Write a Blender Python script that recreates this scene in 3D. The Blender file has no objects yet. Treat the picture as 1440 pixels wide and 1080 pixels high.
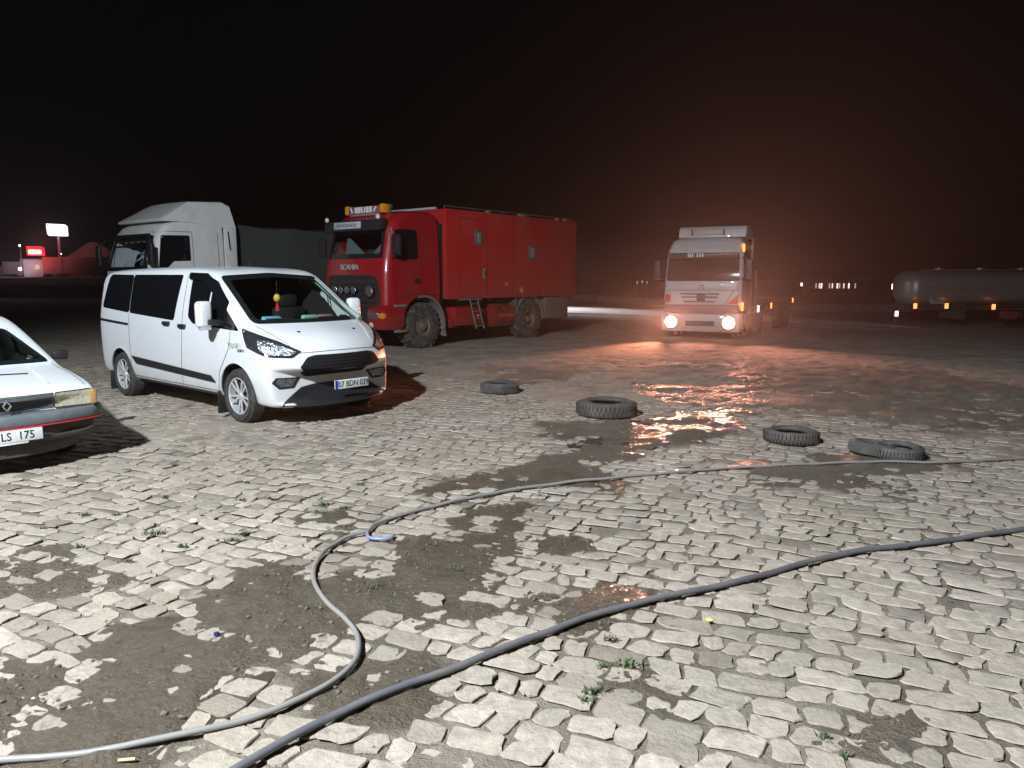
import bpy, bmesh, math, random
import numpy as np
from mathutils import Vector, Matrix
from mathutils.bvhtree import BVHTree
from mathutils.geometry import delaunay_2d_cdt

random.seed(7)
rng = np.random.default_rng(7)
PI = math.pi
scene = bpy.context.scene
C = scene.collection

# ------------------------------------------------------------------ camera
CAM_H = 1.80
PITCH = math.radians(8.02)
FPX = 1050.0                       # focal length in pixels of the 1440 px wide photograph
cam_data = bpy.data.cameras.new('camera')
cam = bpy.data.objects.new('camera', cam_data)
C.objects.link(cam)
cam.location = (0, 0, CAM_H)
cam.rotation_euler = (PI / 2 - PITCH, 0, 0)
cam_data.sensor_width = 36
cam_data.lens = 36 * FPX / 1440
cam_data.clip_start = 0.05
cam_data.clip_end = 2000
scene.camera = cam

# ------------------------------------------------------------------ night sky, moonlight, exposure
world = bpy.data.worlds.new('World')
scene.world = world
world.use_nodes = True
wn = world.node_tree.nodes
wl = world.node_tree.links
wn.clear()
w_out = wn.new('ShaderNodeOutputWorld')
w_bg = wn.new('ShaderNodeBackground')
w_sky = wn.new('ShaderNodeTexSky')
w_sky.sky_type = 'NISHITA'
w_sky.sun_disc = False
w_sky.sun_elevation = math.radians(2)
w_sky.sun_rotation = math.radians(200)
w_bg.inputs['Strength'].default_value = 0.0003
wl.new(w_sky.outputs[0], w_bg.inputs['Color'])
wl.new(w_bg.outputs[0], w_out.inputs['Surface'])

scene.view_settings.view_transform = 'Standard'
scene.view_settings.look = 'None'
scene.view_settings.exposure = 0
scene.view_settings.gamma = 1
scene.view_settings.use_curve_mapping = False
scene.cycles.use_denoising = True
scene.cycles.sample_clamp_indirect = 4
scene.cycles.max_bounces = 6
scene.cycles.volume_bounces = 0
scene.cycles.caustics_reflective = False
scene.cycles.caustics_refractive = False


def lamp(name, kind, loc, energy, color, radius=0.1, target=None, cone=None, blend=0.5):
    d = bpy.data.lights.new(name, kind)
    d.energy = energy
    d.color = color
    d.shadow_soft_size = radius
    o = bpy.data.objects.new(name, d)
    C.objects.link(o)
    o.location = loc
    if target is not None:
        o.rotation_euler = (Vector(target) - Vector(loc)).to_track_quat('-Z', 'Y').to_euler()
    if kind == 'SPOT':
        d.spot_size = math.radians(cone)
        d.spot_blend = blend
    return o


# the yard's floodlight, on a mast to the left behind the camera
lamp('yard_floodlight', 'SPOT', (-4.6, -1.4, 7.5), 11800, (0.85, 0.93, 1.0), 0.16, (-0.8, 8.0, 0), 104, 0.5)


# ------------------------------------------------------------------ projection helpers (where a thing of the photo stands)
def G(px, py, z=0.0):
    u = (px - 720) / FPX
    v = -(py - 540) / FPX
    d = np.array([u, math.cos(PITCH) + v * math.sin(PITCH), -math.sin(PITCH) + v * math.cos(PITCH)])
    t = (z - CAM_H) / d[2]
    return np.array([0, 0, CAM_H]) + t * d


def AT(px, py, Y):
    u = (px - 720) / FPX
    v = -(py - 540) / FPX
    d = np.array([u, math.cos(PITCH) + v * math.sin(PITCH), -math.sin(PITCH) + v * math.cos(PITCH)])
    return np.array([0, 0, CAM_H]) + Y / d[1] * d


# ------------------------------------------------------------------ noise
def _hash(ix, iy, seed):
    n = (ix.astype(np.int64) * 374761393 + iy.astype(np.int64) * 668265263 + seed * 974711) & 0x7fffffff
    n = ((n ^ (n >> 13)) * 1274126177) & 0x7fffffff
    n = (n ^ (n >> 16)) & 0x7fffffff
    return (n % 65536) / 65535.0


def vnoise(x, y, seed=0):
    x = np.asarray(x, float)
    y = np.asarray(y, float)
    ix = np.floor(x)
    iy = np.floor(y)
    fx = x - ix
    fy = y - iy
    fx = fx * fx * (3 - 2 * fx)
    fy = fy * fy * (3 - 2 * fy)
    a = _hash(ix, iy, seed)
    b = _hash(ix + 1, iy, seed)
    c = _hash(ix, iy + 1, seed)
    d = _hash(ix + 1, iy + 1, seed)
    return (a * (1 - fx) + b * fx) * (1 - fy) + (c * (1 - fx) + d * fx) * fy


def fbm(x, y, seed=0, oct=4, gain=0.5):
    s = 0
    a = 1
    t = 0
    for k in range(oct):
        s = s + a * vnoise(x * 2 ** k + 17.3 * k, y * 2 ** k - 9.1 * k, seed + k)
        t += a
        a *= gain
    return s / t


def sstep(a, b, x):
    t = np.clip((x - a) / (b - a), 0, 1)
    return t * t * (3 - 2 * t)


# ------------------------------------------------------------------ materials
MATS = {}


def mat(name, base=(0.5, 0.5, 0.5), rough=0.5, metal=0.0, coat=0.0, spec=0.5, noise=0.0, nscale=8.0, bump=0.0, bscale=60.0,
        dirt=None, dirt_z=None, dirt_amt=0.5, emis=None, estr=0.0, rnoise=0.0):
    """procedural principled material; dirt is a second colour laid on by noise and, where dirt_z is given, more towards the wheels"""
    if name in MATS:
        return MATS[name]
    m = bpy.data.materials.new(name)
    m.use_nodes = True
    nt = m.node_tree
    n = nt.nodes
    l = nt.links
    b = n['Principled BSDF']
    b.inputs['Base Color'].default_value = (*base, 1)
    b.inputs['Roughness'].default_value = rough
    b.inputs['Metallic'].default_value = metal
    b.inputs['Coat Weight'].default_value = coat
    b.inputs['Coat Roughness'].default_value = 0.06
    b.inputs['Specular IOR Level'].default_value = spec
    tc = n.new('ShaderNodeTexCoord')
    if noise or dirt or rnoise:
        nz = n.new('ShaderNodeTexNoise')
        nz.inputs['Scale'].default_value = nscale
        nz.inputs['Detail'].default_value = 6
        nz.inputs['Roughness'].default_value = 0.65
        l.new(tc.outputs['Object'], nz.inputs['Vector'])
        col = None
        if noise:
            mx = n.new('ShaderNodeMix')
            mx.data_type = 'RGBA'
            mx.inputs[6].default_value = (*[c * (1 - noise) for c in base], 1)
            mx.inputs[7].default_value = (*[min(1, c * (1 + noise)) for c in base], 1)
            l.new(nz.outputs['Fac'], mx.inputs[0])
            col = mx.outputs[2]
        if dirt:
            ramp = n.new('ShaderNodeMapRange')
            ramp.inputs['From Min'].default_value = 0.45
            ramp.inputs['From Max'].default_value = 0.72
            ramp.inputs['To Max'].default_value = dirt_amt
            l.new(nz.outputs['Fac'], ramp.inputs['Value'])
            fac = ramp.outputs[0]
            if dirt_z is not None:
                sep = n.new('ShaderNodeSeparateXYZ')
                l.new(tc.outputs['Object'], sep.inputs[0])
                zr = n.new('ShaderNodeMapRange')
                zr.inputs['From Min'].default_value = dirt_z[1]
                zr.inputs['From Max'].default_value = dirt_z[0]
                zr.inputs['To Min'].default_value = 0.0
                zr.inputs['To Max'].default_value = 0.9
                l.new(sep.outputs['Z'], zr.inputs['Value'])
                nm = n.new('ShaderNodeMath')
                nm.operation = 'MULTIPLY'
                l.new(zr.outputs[0], nm.inputs[0])
                l.new(nz.outputs['Fac'], nm.inputs[1])
                ad = n.new('ShaderNodeMath')
                ad.operation = 'MAXIMUM'
                l.new(nm.outputs[0], ad.inputs[0])
                l.new(fac, ad.inputs[1])
                fac = ad.outputs[0]
            mx2 = n.new('ShaderNodeMix')
            mx2.data_type = 'RGBA'
            l.new(fac, mx2.inputs[0])
            if col is not None:
                l.new(col, mx2.inputs[6])
            else:
                mx2.inputs[6].default_value = (*base, 1)
            mx2.inputs[7].default_value = (*dirt, 1)
            col = mx2.outputs[2]
            rr = n.new('ShaderNodeMapRange')
            rr.inputs['To Min'].default_value = rough
            rr.inputs['To Max'].default_value = 0.85
            l.new(fac, rr.inputs['Value'])
            l.new(rr.outputs[0], b.inputs['Roughness'])
        if col is not None:
            l.new(col, b.inputs['Base Color'])
        if rnoise and not dirt:
            rr = n.new('ShaderNodeMapRange')
            rr.inputs['To Min'].default_value = max(0, rough - rnoise)
            rr.inputs['To Max'].default_value = rough + rnoise
            l.new(nz.outputs['Fac'], rr.inputs['Value'])
            l.new(rr.outputs[0], b.inputs['Roughness'])
    if bump:
        nb = n.new('ShaderNodeTexNoise')
        nb.inputs['Scale'].default_value = bscale
        nb.inputs['Detail'].default_value = 4
        l.new(tc.outputs['Object'], nb.inputs['Vector'])
        bp = n.new('ShaderNodeBump')
        bp.inputs['Strength'].default_value = bump
        bp.inputs['Distance'].default_value = 0.02
        l.new(nb.outputs['Fac'], bp.inputs['Height'])
        l.new(bp.outputs[0], b.inputs['Normal'])
    if emis:
        b.inputs['Emission Color'].default_value = (*emis, 1)
        b.inputs['Emission Strength'].default_value = estr
    MATS[name] = m
    return m


def glass_mat(name, tint=(0.5, 0.6, 0.6), rough=0.03):
    m = bpy.data.materials.new(name)
    m.use_nodes = True
    nt = m.node_tree
    n = nt.nodes
    n.clear()
    l = nt.links
    out = n.new('ShaderNodeOutputMaterial')
    tr = n.new('ShaderNodeBsdfTransparent')
    tr.inputs[0].default_value = (*tint, 1)
    gl = n.new('ShaderNodeBsdfGlossy')
    gl.inputs['Roughness'].default_value = rough
    lw_ = n.new('ShaderNodeLayerWeight')
    lw_.inputs['Blend'].default_value = 0.5
    pw = n.new('ShaderNodeMath')
    pw.operation = 'POWER'
    pw.inputs[1].default_value = 4.5
    l.new(lw_.outputs['Facing'], pw.inputs[0])
    ma = n.new('ShaderNodeMath')
    ma.operation = 'MULTIPLY_ADD'
    ma.inputs[1].default_value = 0.94
    ma.inputs[2].default_value = 0.045
    l.new(pw.outputs[0], ma.inputs[0])
    mx = n.new('ShaderNodeMixShader')
    l.new(ma.outputs[0], mx.inputs[0])
    l.new(tr.outputs[0], mx.inputs[1])
    l.new(gl.outputs[0], mx.inputs[2])
    l.new(mx.outputs[0], out.inputs['Surface'])
    return m


MUD = (0.13, 0.10, 0.075)
M_white = mat('white_van_paint', (0.82, 0.84, 0.87), 0.28, coat=0.6, dirt=(0.40, 0.36, 0.30), dirt_z=(0.15, 0.95), dirt_amt=0.10, nscale=3)
M_carwhite = mat('old_white_paint', (0.76, 0.79, 0.80), 0.38, coat=0.3, dirt=(0.45, 0.42, 0.36), dirt_amt=0.15, nscale=4)
M_red = mat('red_truck_paint', (0.34, 0.008, 0.014), 0.33, coat=0.4, noise=0.15, nscale=2, dirt=(0.15, 0.045, 0.032), dirt_z=(0.4, 1.2), dirt_amt=0.3)
M_redbox = mat('red_box_paint', (0.42, 0.014, 0.014), 0.40, coat=0.1, noise=0.14, nscale=1.2, dirt=(0.24, 0.06, 0.045), dirt_z=(1.2, 2.2), dirt_amt=0.5, bump=0.14, bscale=2.2)
M_greycab = mat('dusty_white_cab_paint', (0.66, 0.66, 0.64), 0.42, dirt=(0.46, 0.45, 0.42), dirt_amt=0.5, nscale=2.5)
M_cabwhite = mat('white_cab_paint', (0.52, 0.52, 0.52), 0.4, coat=0.2, dirt=(0.36, 0.30, 0.25), dirt_z=(0.5, 1.8), dirt_amt=0.25, nscale=2.5)
M_black = mat('black_plastic', (0.018, 0.018, 0.02), 0.5, noise=0.3, nscale=20)
M_dark = mat('dark_underside', (0.012, 0.011, 0.01), 0.9)
M_gloss = mat('black_tinted_glass', (0.006, 0.007, 0.009), 0.04, spec=0.6)
M_rubber = mat('tyre_rubber', (0.035, 0.034, 0.033), 0.85, dirt=(0.13, 0.11, 0.09), dirt_amt=0.6, nscale=9, bump=0.3, bscale=90)
M_dustrub = mat('muddy_tyre_rubber', (0.05, 0.045, 0.04), 0.9, dirt=(0.20, 0.16, 0.12), dirt_amt=0.9, nscale=6, bump=0.3, bscale=60)
M_alloy = mat('silver_alloy', (0.80, 0.80, 0.80), 0.35, metal=0.55, noise=0.12, nscale=15)
M_steel = mat('dusty_steel_rim', (0.22, 0.16, 0.12), 0.6, metal=0.3, dirt=(0.16, 0.11, 0.08), dirt_amt=0.8, nscale=10)
M_chrome = mat('chrome', (0.75, 0.75, 0.76), 0.15, metal=1.0)
M_lamp = mat('headlamp_reflector', (0.40, 0.42, 0.45), 0.16, metal=0.85, bump=1.0, bscale=30, noise=0.9, nscale=22)
M_lampdark = mat('headlamp_housing', (0.03, 0.032, 0.036), 0.12, coat=0.8)
M_amber = mat('amber_lens', (0.75, 0.28, 0.03), 0.25, coat=0.6)
M_yellamp = mat('yellowed_lamp_glass', (0.62, 0.60, 0.47), 0.16, metal=0.35, bump=0.5, bscale=30, noise=0.25, nscale=14)
M_grey = mat('grey_bumper_plastic', (0.13, 0.145, 0.16), 0.55, noise=0.2, nscale=10, dirt=(0.2, 0.18, 0.15), dirt_amt=0.35)
M_greydark = mat('dark_grey_plastic', (0.06, 0.058, 0.055), 0.65, noise=0.2, nscale=10, dirt=(0.14, 0.12, 0.1), dirt_amt=0.4)
M_redstripe = mat('red_trim', (0.5, 0.03, 0.035), 0.4)
M_plate = mat('plate_white', (0.72, 0.73, 0.73), 0.35)
M_ink = mat('plate_black', (0.012, 0.012, 0.012), 0.5)
M_blue = mat('plate_blue', (0.01, 0.05, 0.5), 0.4)
M_letter = mat('silver_lettering', (0.6, 0.6, 0.62), 0.35, metal=0.3)
M_tarp = mat('dark_green_tarpaulin', (0.048, 0.054, 0.050), 0.6, noise=0.35, nscale=1.5, bump=0.5, bscale=3.0)
M_mudgrey = mat('dusty_grey_fender', (0.19, 0.18, 0.165), 0.8, dirt=MUD, dirt_amt=0.6, nscale=5)
M_alum = mat('dull_aluminium', (0.42, 0.39, 0.37), 0.42, metal=0.45, noise=0.15, nscale=5, bump=0.1, bscale=3)
M_chassis = mat('dusty_chassis', (0.07, 0.058, 0.048), 0.85, dirt=MUD, dirt_amt=0.8, nscale=4)
M_orangelight = mat('orange_marker_lit', (0.8, 0.2, 0.02), 0.4, emis=(1.0, 0.26, 0.04), estr=3)
M_whitelight = mat('white_marker_lit', (0.8, 0.8, 0.8), 0.4, emis=(1.0, 0.78, 0.82), estr=3.5)
M_headlit = mat('headlamp_lit', (1, 1, 1), 0.4, emis=(1.0, 0.48, 0.25), estr=14)
M_glass = glass_mat('clear_windscreen', (0.80, 0.88, 0.85))
M_glassblue = glass_mat('cab_windscreen', (0.85, 0.90, 0.93))


# ------------------------------------------------------------------ object helpers
def new_obj(name, me, parent=None, m=None):
    o = bpy.data.objects.new(name, me)
    C.objects.link(o)
    if m is not None and me is not None and len(me.materials) == 0:
        me.materials.append(m)
    if parent is not None:
        o.parent = parent
    return o


def tag(o, label=None, cat=None, group=None, kind=None):
    if label:
        o['label'] = label
    if cat:
        o['category'] = cat
    if group:
        o['group'] = group
    if kind:
        o['kind'] = kind
    return o


def thing(name, label, cat, loc=(0, 0, 0), rotz=0.0, group=None):
    o = bpy.data.objects.new(name, None)
    C.objects.link(o)
    o.empty_display_size = 0.2
    o.location = loc
    o.rotation_euler = (0, 0, rotz)
    return tag(o, label, cat, group)


def me_from(name, verts, faces, smooth=False, angle=None):
    me = bpy.data.meshes.new(name)
    me.from_pydata([tuple(map(float, v)) for v in verts], [], [tuple(f) for f in faces])
    me.update()
    if smooth:
        me.polygons.foreach_set('use_smooth', [True] * len(me.polygons))
        if angle:
            me.set_sharp_from_angle(angle=math.radians(angle))
    return me


class MB:
    """collects shapes in one bmesh"""

    def __init__(s):
        s.bm = bmesh.new()

    def box(s, c, size, bev=0.0, rot=None, seg=2):
        r = bmesh.ops.create_cube(s.bm, size=1)
        vs = r['verts']
        M = Matrix.Translation(Vector(c)) @ (rot.to_4x4() if rot is not None else Matrix.Identity(4)) @ Matrix.Diagonal((*size, 1))
        bmesh.ops.transform(s.bm, matrix=M, verts=vs)
        if bev:
            es = list({e for v in vs for e in v.link_edges})
            bmesh.ops.bevel(s.bm, geom=es, offset=min(bev, 0.45 * min(size)), segments=seg, affect='EDGES', profile=0.5)
        return s

    def cyl(s, p0, p1, r, r2=None, n=16, cap=True):
        p0 = Vector(p0)
        p1 = Vector(p1)
        d = p1 - p0
        M = Matrix.Translation((p0 + p1) / 2) @ d.to_track_quat('Z', 'Y').to_matrix().to_4x4()
        bmesh.ops.create_cone(s.bm, cap_ends=cap, segments=n, radius1=r, radius2=r if r2 is None else r2, depth=d.length, matrix=M)
        return s

    def ico(s, c, r, sub=2, scale=(1, 1, 1)):
        bmesh.ops.create_icosphere(s.bm, subdivisions=sub, radius=r, matrix=Matrix.Translation(Vector(c)) @ Matrix.Diagonal((*scale, 1)))
        return s

    def lathe_y(s, prof, c=(0, 0, 0), n=40, side=1):
        """profile of (radius, y) swept round the y axis"""
        rows = []
        for i in range(n):
            a = 2 * PI * i / n
            rows.append([s.bm.verts.new((c[0] + r * math.cos(a), c[1] + y * side, c[2] + r * math.sin(a))) for r, y in prof])
        for i in range(n):
            A = rows[i]
            B = rows[(i + 1) % n]
            for k in range(len(prof) - 1):
                f = (A[k], A[k + 1], B[k + 1], B[k])
                s.bm.faces.new(f if side > 0 else f[::-1])
        return s

    def prism(s, pts, axis, a, b, bev=0.0):
        """polygon pts (u,v) extruded along axis ('x','y','z') from a to b"""
        def P(u, v, w):
            return {'x': (w, u, v), 'y': (u, w, v), 'z': (u, v, w)}[axis]
        A = [s.bm.verts.new(P(u, v, a)) for u, v in pts]
        B = [s.bm.verts.new(P(u, v, b)) for u, v in pts]
        n = len(pts)
        fs = [s.bm.faces.new(A[::-1]), s.bm.faces.new(B)]
        for i in range(n):
            fs.append(s.bm.faces.new((A[i], A[(i + 1) % n], B[(i + 1) % n], B[i])))
        if bev:
            es = list({e for f in fs for e in f.edges})
            bmesh.ops.bevel(s.bm, geom=es, offset=bev, segments=2, affect='EDGES', profile=0.5)
        return s

    def tube(s, pts, r, n=8):
        pts = [Vector(p) for p in pts]
        rows = []
        up = Vector((0, 0, 1))
        for i, p in enumerate(pts):
            t = (pts[min(i + 1, len(pts) - 1)] - pts[max(i - 1, 0)]).normalized()
            a = t.cross(up)
            if a.length < 1e-3:
                a = t.cross(Vector((0, 1, 0)))
            a.normalize()
            b = a.cross(t)
            rows.append([s.bm.verts.new(p + r * (math.cos(2 * PI * k / n) * a + math.sin(2 * PI * k / n) * b)) for k in range(n)])
        for i in range(len(rows) - 1):
            for k in range(n):
                s.bm.faces.new((rows[i][k], rows[i][(k + 1) % n], rows[i + 1][(k + 1) % n], rows[i + 1][k]))
        s.bm.faces.new(rows[0])
        s.bm.faces.new(rows[-1][::-1])
        return s

    def build(s, name, m, parent=None, smooth=True, angle=35):
        bmesh.ops.recalc_face_normals(s.bm, faces=s.bm.faces)
        me = bpy.data.meshes.new(name)
        s.bm.to_mesh(me)
        s.bm.free()
        if smooth:
            me.polygons.foreach_set('use_smooth', [True] * len(me.polygons))
            me.set_sharp_from_angle(angle=math.radians(angle))
        return new_obj(name, me, parent, m)


def text_mesh(name, s, size, m, parent, M, depth=0.004, sx=1.0):
    cu = bpy.data.curves.new(name, 'FONT')
    cu.body = s
    cu.size = size
    cu.extrude = depth
    cu.align_x = 'CENTER'
    cu.align_y = 'CENTER'
    cu.resolution_u = 3
    tmp = bpy.data.objects.new('tmp', cu)
    me = bpy.data.meshes.new_from_object(tmp)
    bpy.data.objects.remove(tmp)
    bpy.data.curves.remove(cu)
    me.materials.clear()
    o = new_obj(name, me, parent, m)
    o.matrix_local = M @ Matrix.Diagonal((sx, 1, 1, 1))
    return o


def frame(loc, right, up):
    """matrix whose local x runs along right and local y along up"""
    r = Vector(right).normalized()
    u = Vector(up)
    n = r.cross(u).normalized()
    u = n.cross(r)
    return Matrix.Translation(Vector(loc)) @ Matrix((r, u, n)).transposed().to_4x4()


def rounded(pts, r, n=4):
    out = []
    N = len(pts)
    for i in range(N):
        p = Vector(pts[i][:2])
        a = Vector(pts[i - 1][:2])
        b = Vector(pts[(i + 1) % N][:2])
        rr = min(r, 0.45 * (a - p).length, 0.45 * (b - p).length)
        A = p + (a - p).normalized() * rr
        B = p + (b - p).normalized() * rr
        for k in range(n + 1):
            t = k / n
            q = A * (1 - t) ** 2 + p * 2 * t * (1 - t) + B * t * t
            out.append((q.x, q.y))
    return out


def rrect(u0, v0, u1, v1, r=0.03):
    return rounded([(u0, v0), (u1, v0), (u1, v1), (u0, v1)], r)


def inside(poly, u, v):
    c = False
    n = len(poly)
    j = n - 1
    for i in range(n):
        if (poly[i][1] > v) != (poly[j][1] > v) and u < (poly[j][0] - poly[i][0]) * (v - poly[i][1]) / (poly[j][1] - poly[i][1]) + poly[i][0]:
            c = not c
        j = i
    return c


class Skin:
    """a body shell; panels, lamps and glass are laid on it where they sit"""

    def __init__(s, me):
        s.me = me
        vs = [v.co.copy() for v in me.vertices]
        s.bvh = BVHTree.FromPolygons(vs, [tuple(p.vertices) for p in me.polygons])

    def cast(s, axis, u, v):
        if axis == 'right':
            o, d = Vector((u, -9, v)), Vector((0, 1, 0))
        elif axis == 'left':
            o, d = Vector((u, 9, v)), Vector((0, -1, 0))
        elif axis == 'front':
            o, d = Vector((9, u, v)), Vector((-1, 0, 0))
        elif axis == 'rear':
            o, d = Vector((-9, u, v)), Vector((1, 0, 0))
        elif axis == 'corner_right':
            o, d = Vector((0.70711 * u + 6.3, 0.70711 * u - 6.3, v)), Vector((-0.70711, 0.70711, 0))
        elif axis == 'corner_left':
            o, d = Vector((0.70711 * u + 6.3, -0.70711 * u + 6.3, v)), Vector((-0.70711, -0.70711, 0))
        else:
            o, d = Vector((u, v, 9)), Vector((0, 0, -1))
        h = s.bvh.ray_cast(o, d)
        if h[0] is None or (h[0] - o).length > 8.97:
            h = s.bvh.find_nearest(o + d * (8.0))
        nrm = h[1]
        if nrm.dot(d) > 0:
            nrm = -nrm
        return h[0], nrm, d

    def patch(s, name, outline, axis, m, parent, off=0.004, thick=0.02, res=0.06, smooth=True, hole=None):
        pts = []
        n = len(outline)
        bd = []
        for i in range(n):
            a = Vector(outline[i])
            b = Vector(outline[(i + 1) % n])
            k = max(1, int((b - a).length / res))
            for t in range(k):
                bd.append(a.lerp(b, t / k))
        us = [p.x for p in bd]
        vs = [p.y for p in bd]
        pts = list(bd)
        edges = [(i, (i + 1) % len(bd)) for i in range(len(bd))]
        hb = []
        if hole:
            n0 = len(pts)
            for i in range(len(hole)):
                a = Vector(hole[i])
                b = Vector(hole[(i + 1) % len(hole)])
                k = max(1, int((b - a).length / res))
                for t in range(k):
                    hb.append(a.lerp(b, t / k))
            pts += hb
            edges += [(n0 + i, n0 + (i + 1) % len(hb)) for i in range(len(hb))]
        u = min(us) + res * 0.5
        while u < max(us):
            v = min(vs) + res * 0.5
            while v < max(vs):
                if inside([(p.x, p.y) for p in bd], u, v) and not (hb and inside([(p.x, p.y) for p in hb], u, v)):
                    if min((Vector((u, v)) - p).length for p in pts[:len(bd) + len(hb)]) > res * 0.4:
                        pts.append(Vector((u, v)))
                v += res
            u += res
        V2, E2, F2, _, _, _ = delaunay_2d_cdt(pts, edges, [], 1 if not hole else 0, 1e-5)
        bdl = [(p.x, p.y) for p in bd]
        hbl = [(p.x, p.y) for p in hb]
        faces = []
        for f in F2:
            c = sum((V2[i] for i in f), Vector((0, 0))) / len(f)
            if inside(bdl, c.x, c.y) and not (hbl and inside(hbl, c.x, c.y)):
                faces.append(list(f))
        top = []
        bot = []
        for p in V2:
            q, nr, d = s.cast(axis, p.x, p.y)
            if axis in ('left', 'right'):
                q = Vector((p.x, q.y, p.y))
            elif axis in ('front', 'rear'):
                q = Vector((q.x, p.x, p.y))
            top.append(q - d * off)
            bot.append(q + d * thick)
        area = Vector((0, 0, 0))
        for f in faces:
            for i in range(1, len(f) - 1):
                area += (top[f[i]] - top[f[0]]).cross(top[f[i + 1]] - top[f[0]])
        flip = area.dot(d) > 0
        N = len(top)
        cnt = {}
        for f in faces:
            for i in range(len(f)):
                e = (f[i], f[(i + 1) % len(f)])
                cnt[e] = cnt.get(e, 0) + 1
        allf = [tuple(f) for f in faces]
        for (a, b) in list(cnt):
            if (b, a) not in cnt:
                allf.append((b, a, N + a, N + b))
        me = me_from(name, top + bot, allf, smooth, 40)
        bm = bmesh.new()
        bm.from_mesh(me)
        bmesh.ops.delete(bm, geom=[v for v in bm.verts if not v.link_faces], context='VERTS')
        if flip:
            bmesh.ops.reverse_faces(bm, faces=bm.faces)
        bm.to_mesh(me)
        bm.free()
        return new_obj(name, me, parent, m)

    def seam(s, name, line, axis, w, m, parent, off=0.003, closed=False, res=0.05, h=0.0):
        pts = []
        n = len(line)
        for i in range(n if closed else n - 1):
            a = Vector(line[i])
            b = Vector(line[(i + 1) % n])
            k = max(1, int((b - a).length / res))
            for t in range(k):
                pts.append(a.lerp(b, t / k))
        if not closed:
            pts.append(Vector(line[-1]))
        vv = []
        N = len(pts)
        for i in range(N):
            if closed:
                t = pts[(i + 1) % N] - pts[i - 1]
            else:
                t = pts[min(i + 1, N - 1)] - pts[max(i - 1, 0)]
            t.normalize()
            nn = Vector((-t.y, t.x)) * w / 2
            for sg in (-1, 1):
                q = pts[i] + nn * sg
                c, nr, d = s.cast(axis, q.x, q.y)
                vv.append(c - d * off)
        fs = []
        for i in range(N if closed else N - 1):
            j = (i + 1) % N
            fs.append((2 * i, 2 * i + 1, 2 * j + 1, 2 * j))
        me = me_from(name, vv, fs, True)
        return new_obj(name, me, parent, m)


def finish_body(name, me0, m, parent, arches=(), sub=2, holes=(), sharp=38, arch_depth=0.5, extra=()):
    """subdivide a cage, cut the wheel arches, cut window openings; returns (object, Skin of the uncut shell)"""
    tmp = bpy.data.objects.new('tmp', me0)
    C.objects.link(tmp)
    cuts = []
    if sub:
        md = tmp.modifiers.new('s', 'SUBSURF')
        md.levels = sub
        md.render_levels = sub
    dg = bpy.context.evaluated_depsgraph_get()
    shell = bpy.data.meshes.new_from_object(tmp.evaluated_get(dg))
    for (x, z, r, y0, y1) in arches:
        b = MB()
        b.cyl((x, y0, z), (x, y1, z), r, n=40)
        c = b.build('cut', M_dark, None, False)
        cuts.append(c)
        md = tmp.modifiers.new('b', 'BOOLEAN')
        md.operation = 'DIFFERENCE'
        md.solver = 'EXACT'
        md.object = c
    me = shell
    if cuts:
        bpy.context.view_layer.update()
        dg = bpy.context.evaluated_depsgraph_get()
        me = bpy.data.meshes.new_from_object(tmp.evaluated_get(dg))
    for c in cuts:
        bpy.data.objects.remove(c)
    bpy.data.objects.remove(tmp)
    me.name = name
    me.materials.clear()
    me.materials.append(m)
    me.materials.append(M_dark)
    for p in me.polygons:
        p.material_index = 0
        for (x, z, r, y0, y1) in arches:
            if min(y0, y1) - 0.01 < p.center.y < max(y0, y1) + 0.01 and math.hypot(p.center.x - x, p.center.z - z) < r + 0.003 and \
                    (math.hypot(p.center.x - x, p.center.z - z) < r - 0.02 or abs(p.normal.y) < 0.3):
                p.material_index = 1
    if holes:
        bm = bmesh.new()
        bm.from_mesh(me)
        dele = []
        for f in bm.faces:
            c = f.calc_center_median()
            for axis, poly, cond in holes:
                u, v = {'front': (c.y, c.z), 'right': (c.x, c.z), 'left': (c.x, c.z)}[axis]
                if cond(c) and inside(poly, u, v):
                    dele.append(f)
                    break
        bmesh.ops.delete(bm, geom=dele, context='FACES')
        bm.to_mesh(me)
        bm.free()
    me.polygons.foreach_set('use_smooth', [True] * len(me.polygons))
    me.set_sharp_from_angle(angle=math.radians(sharp))
    o = new_obj(name, me, parent)
    return o, Skin(shell)


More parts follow.
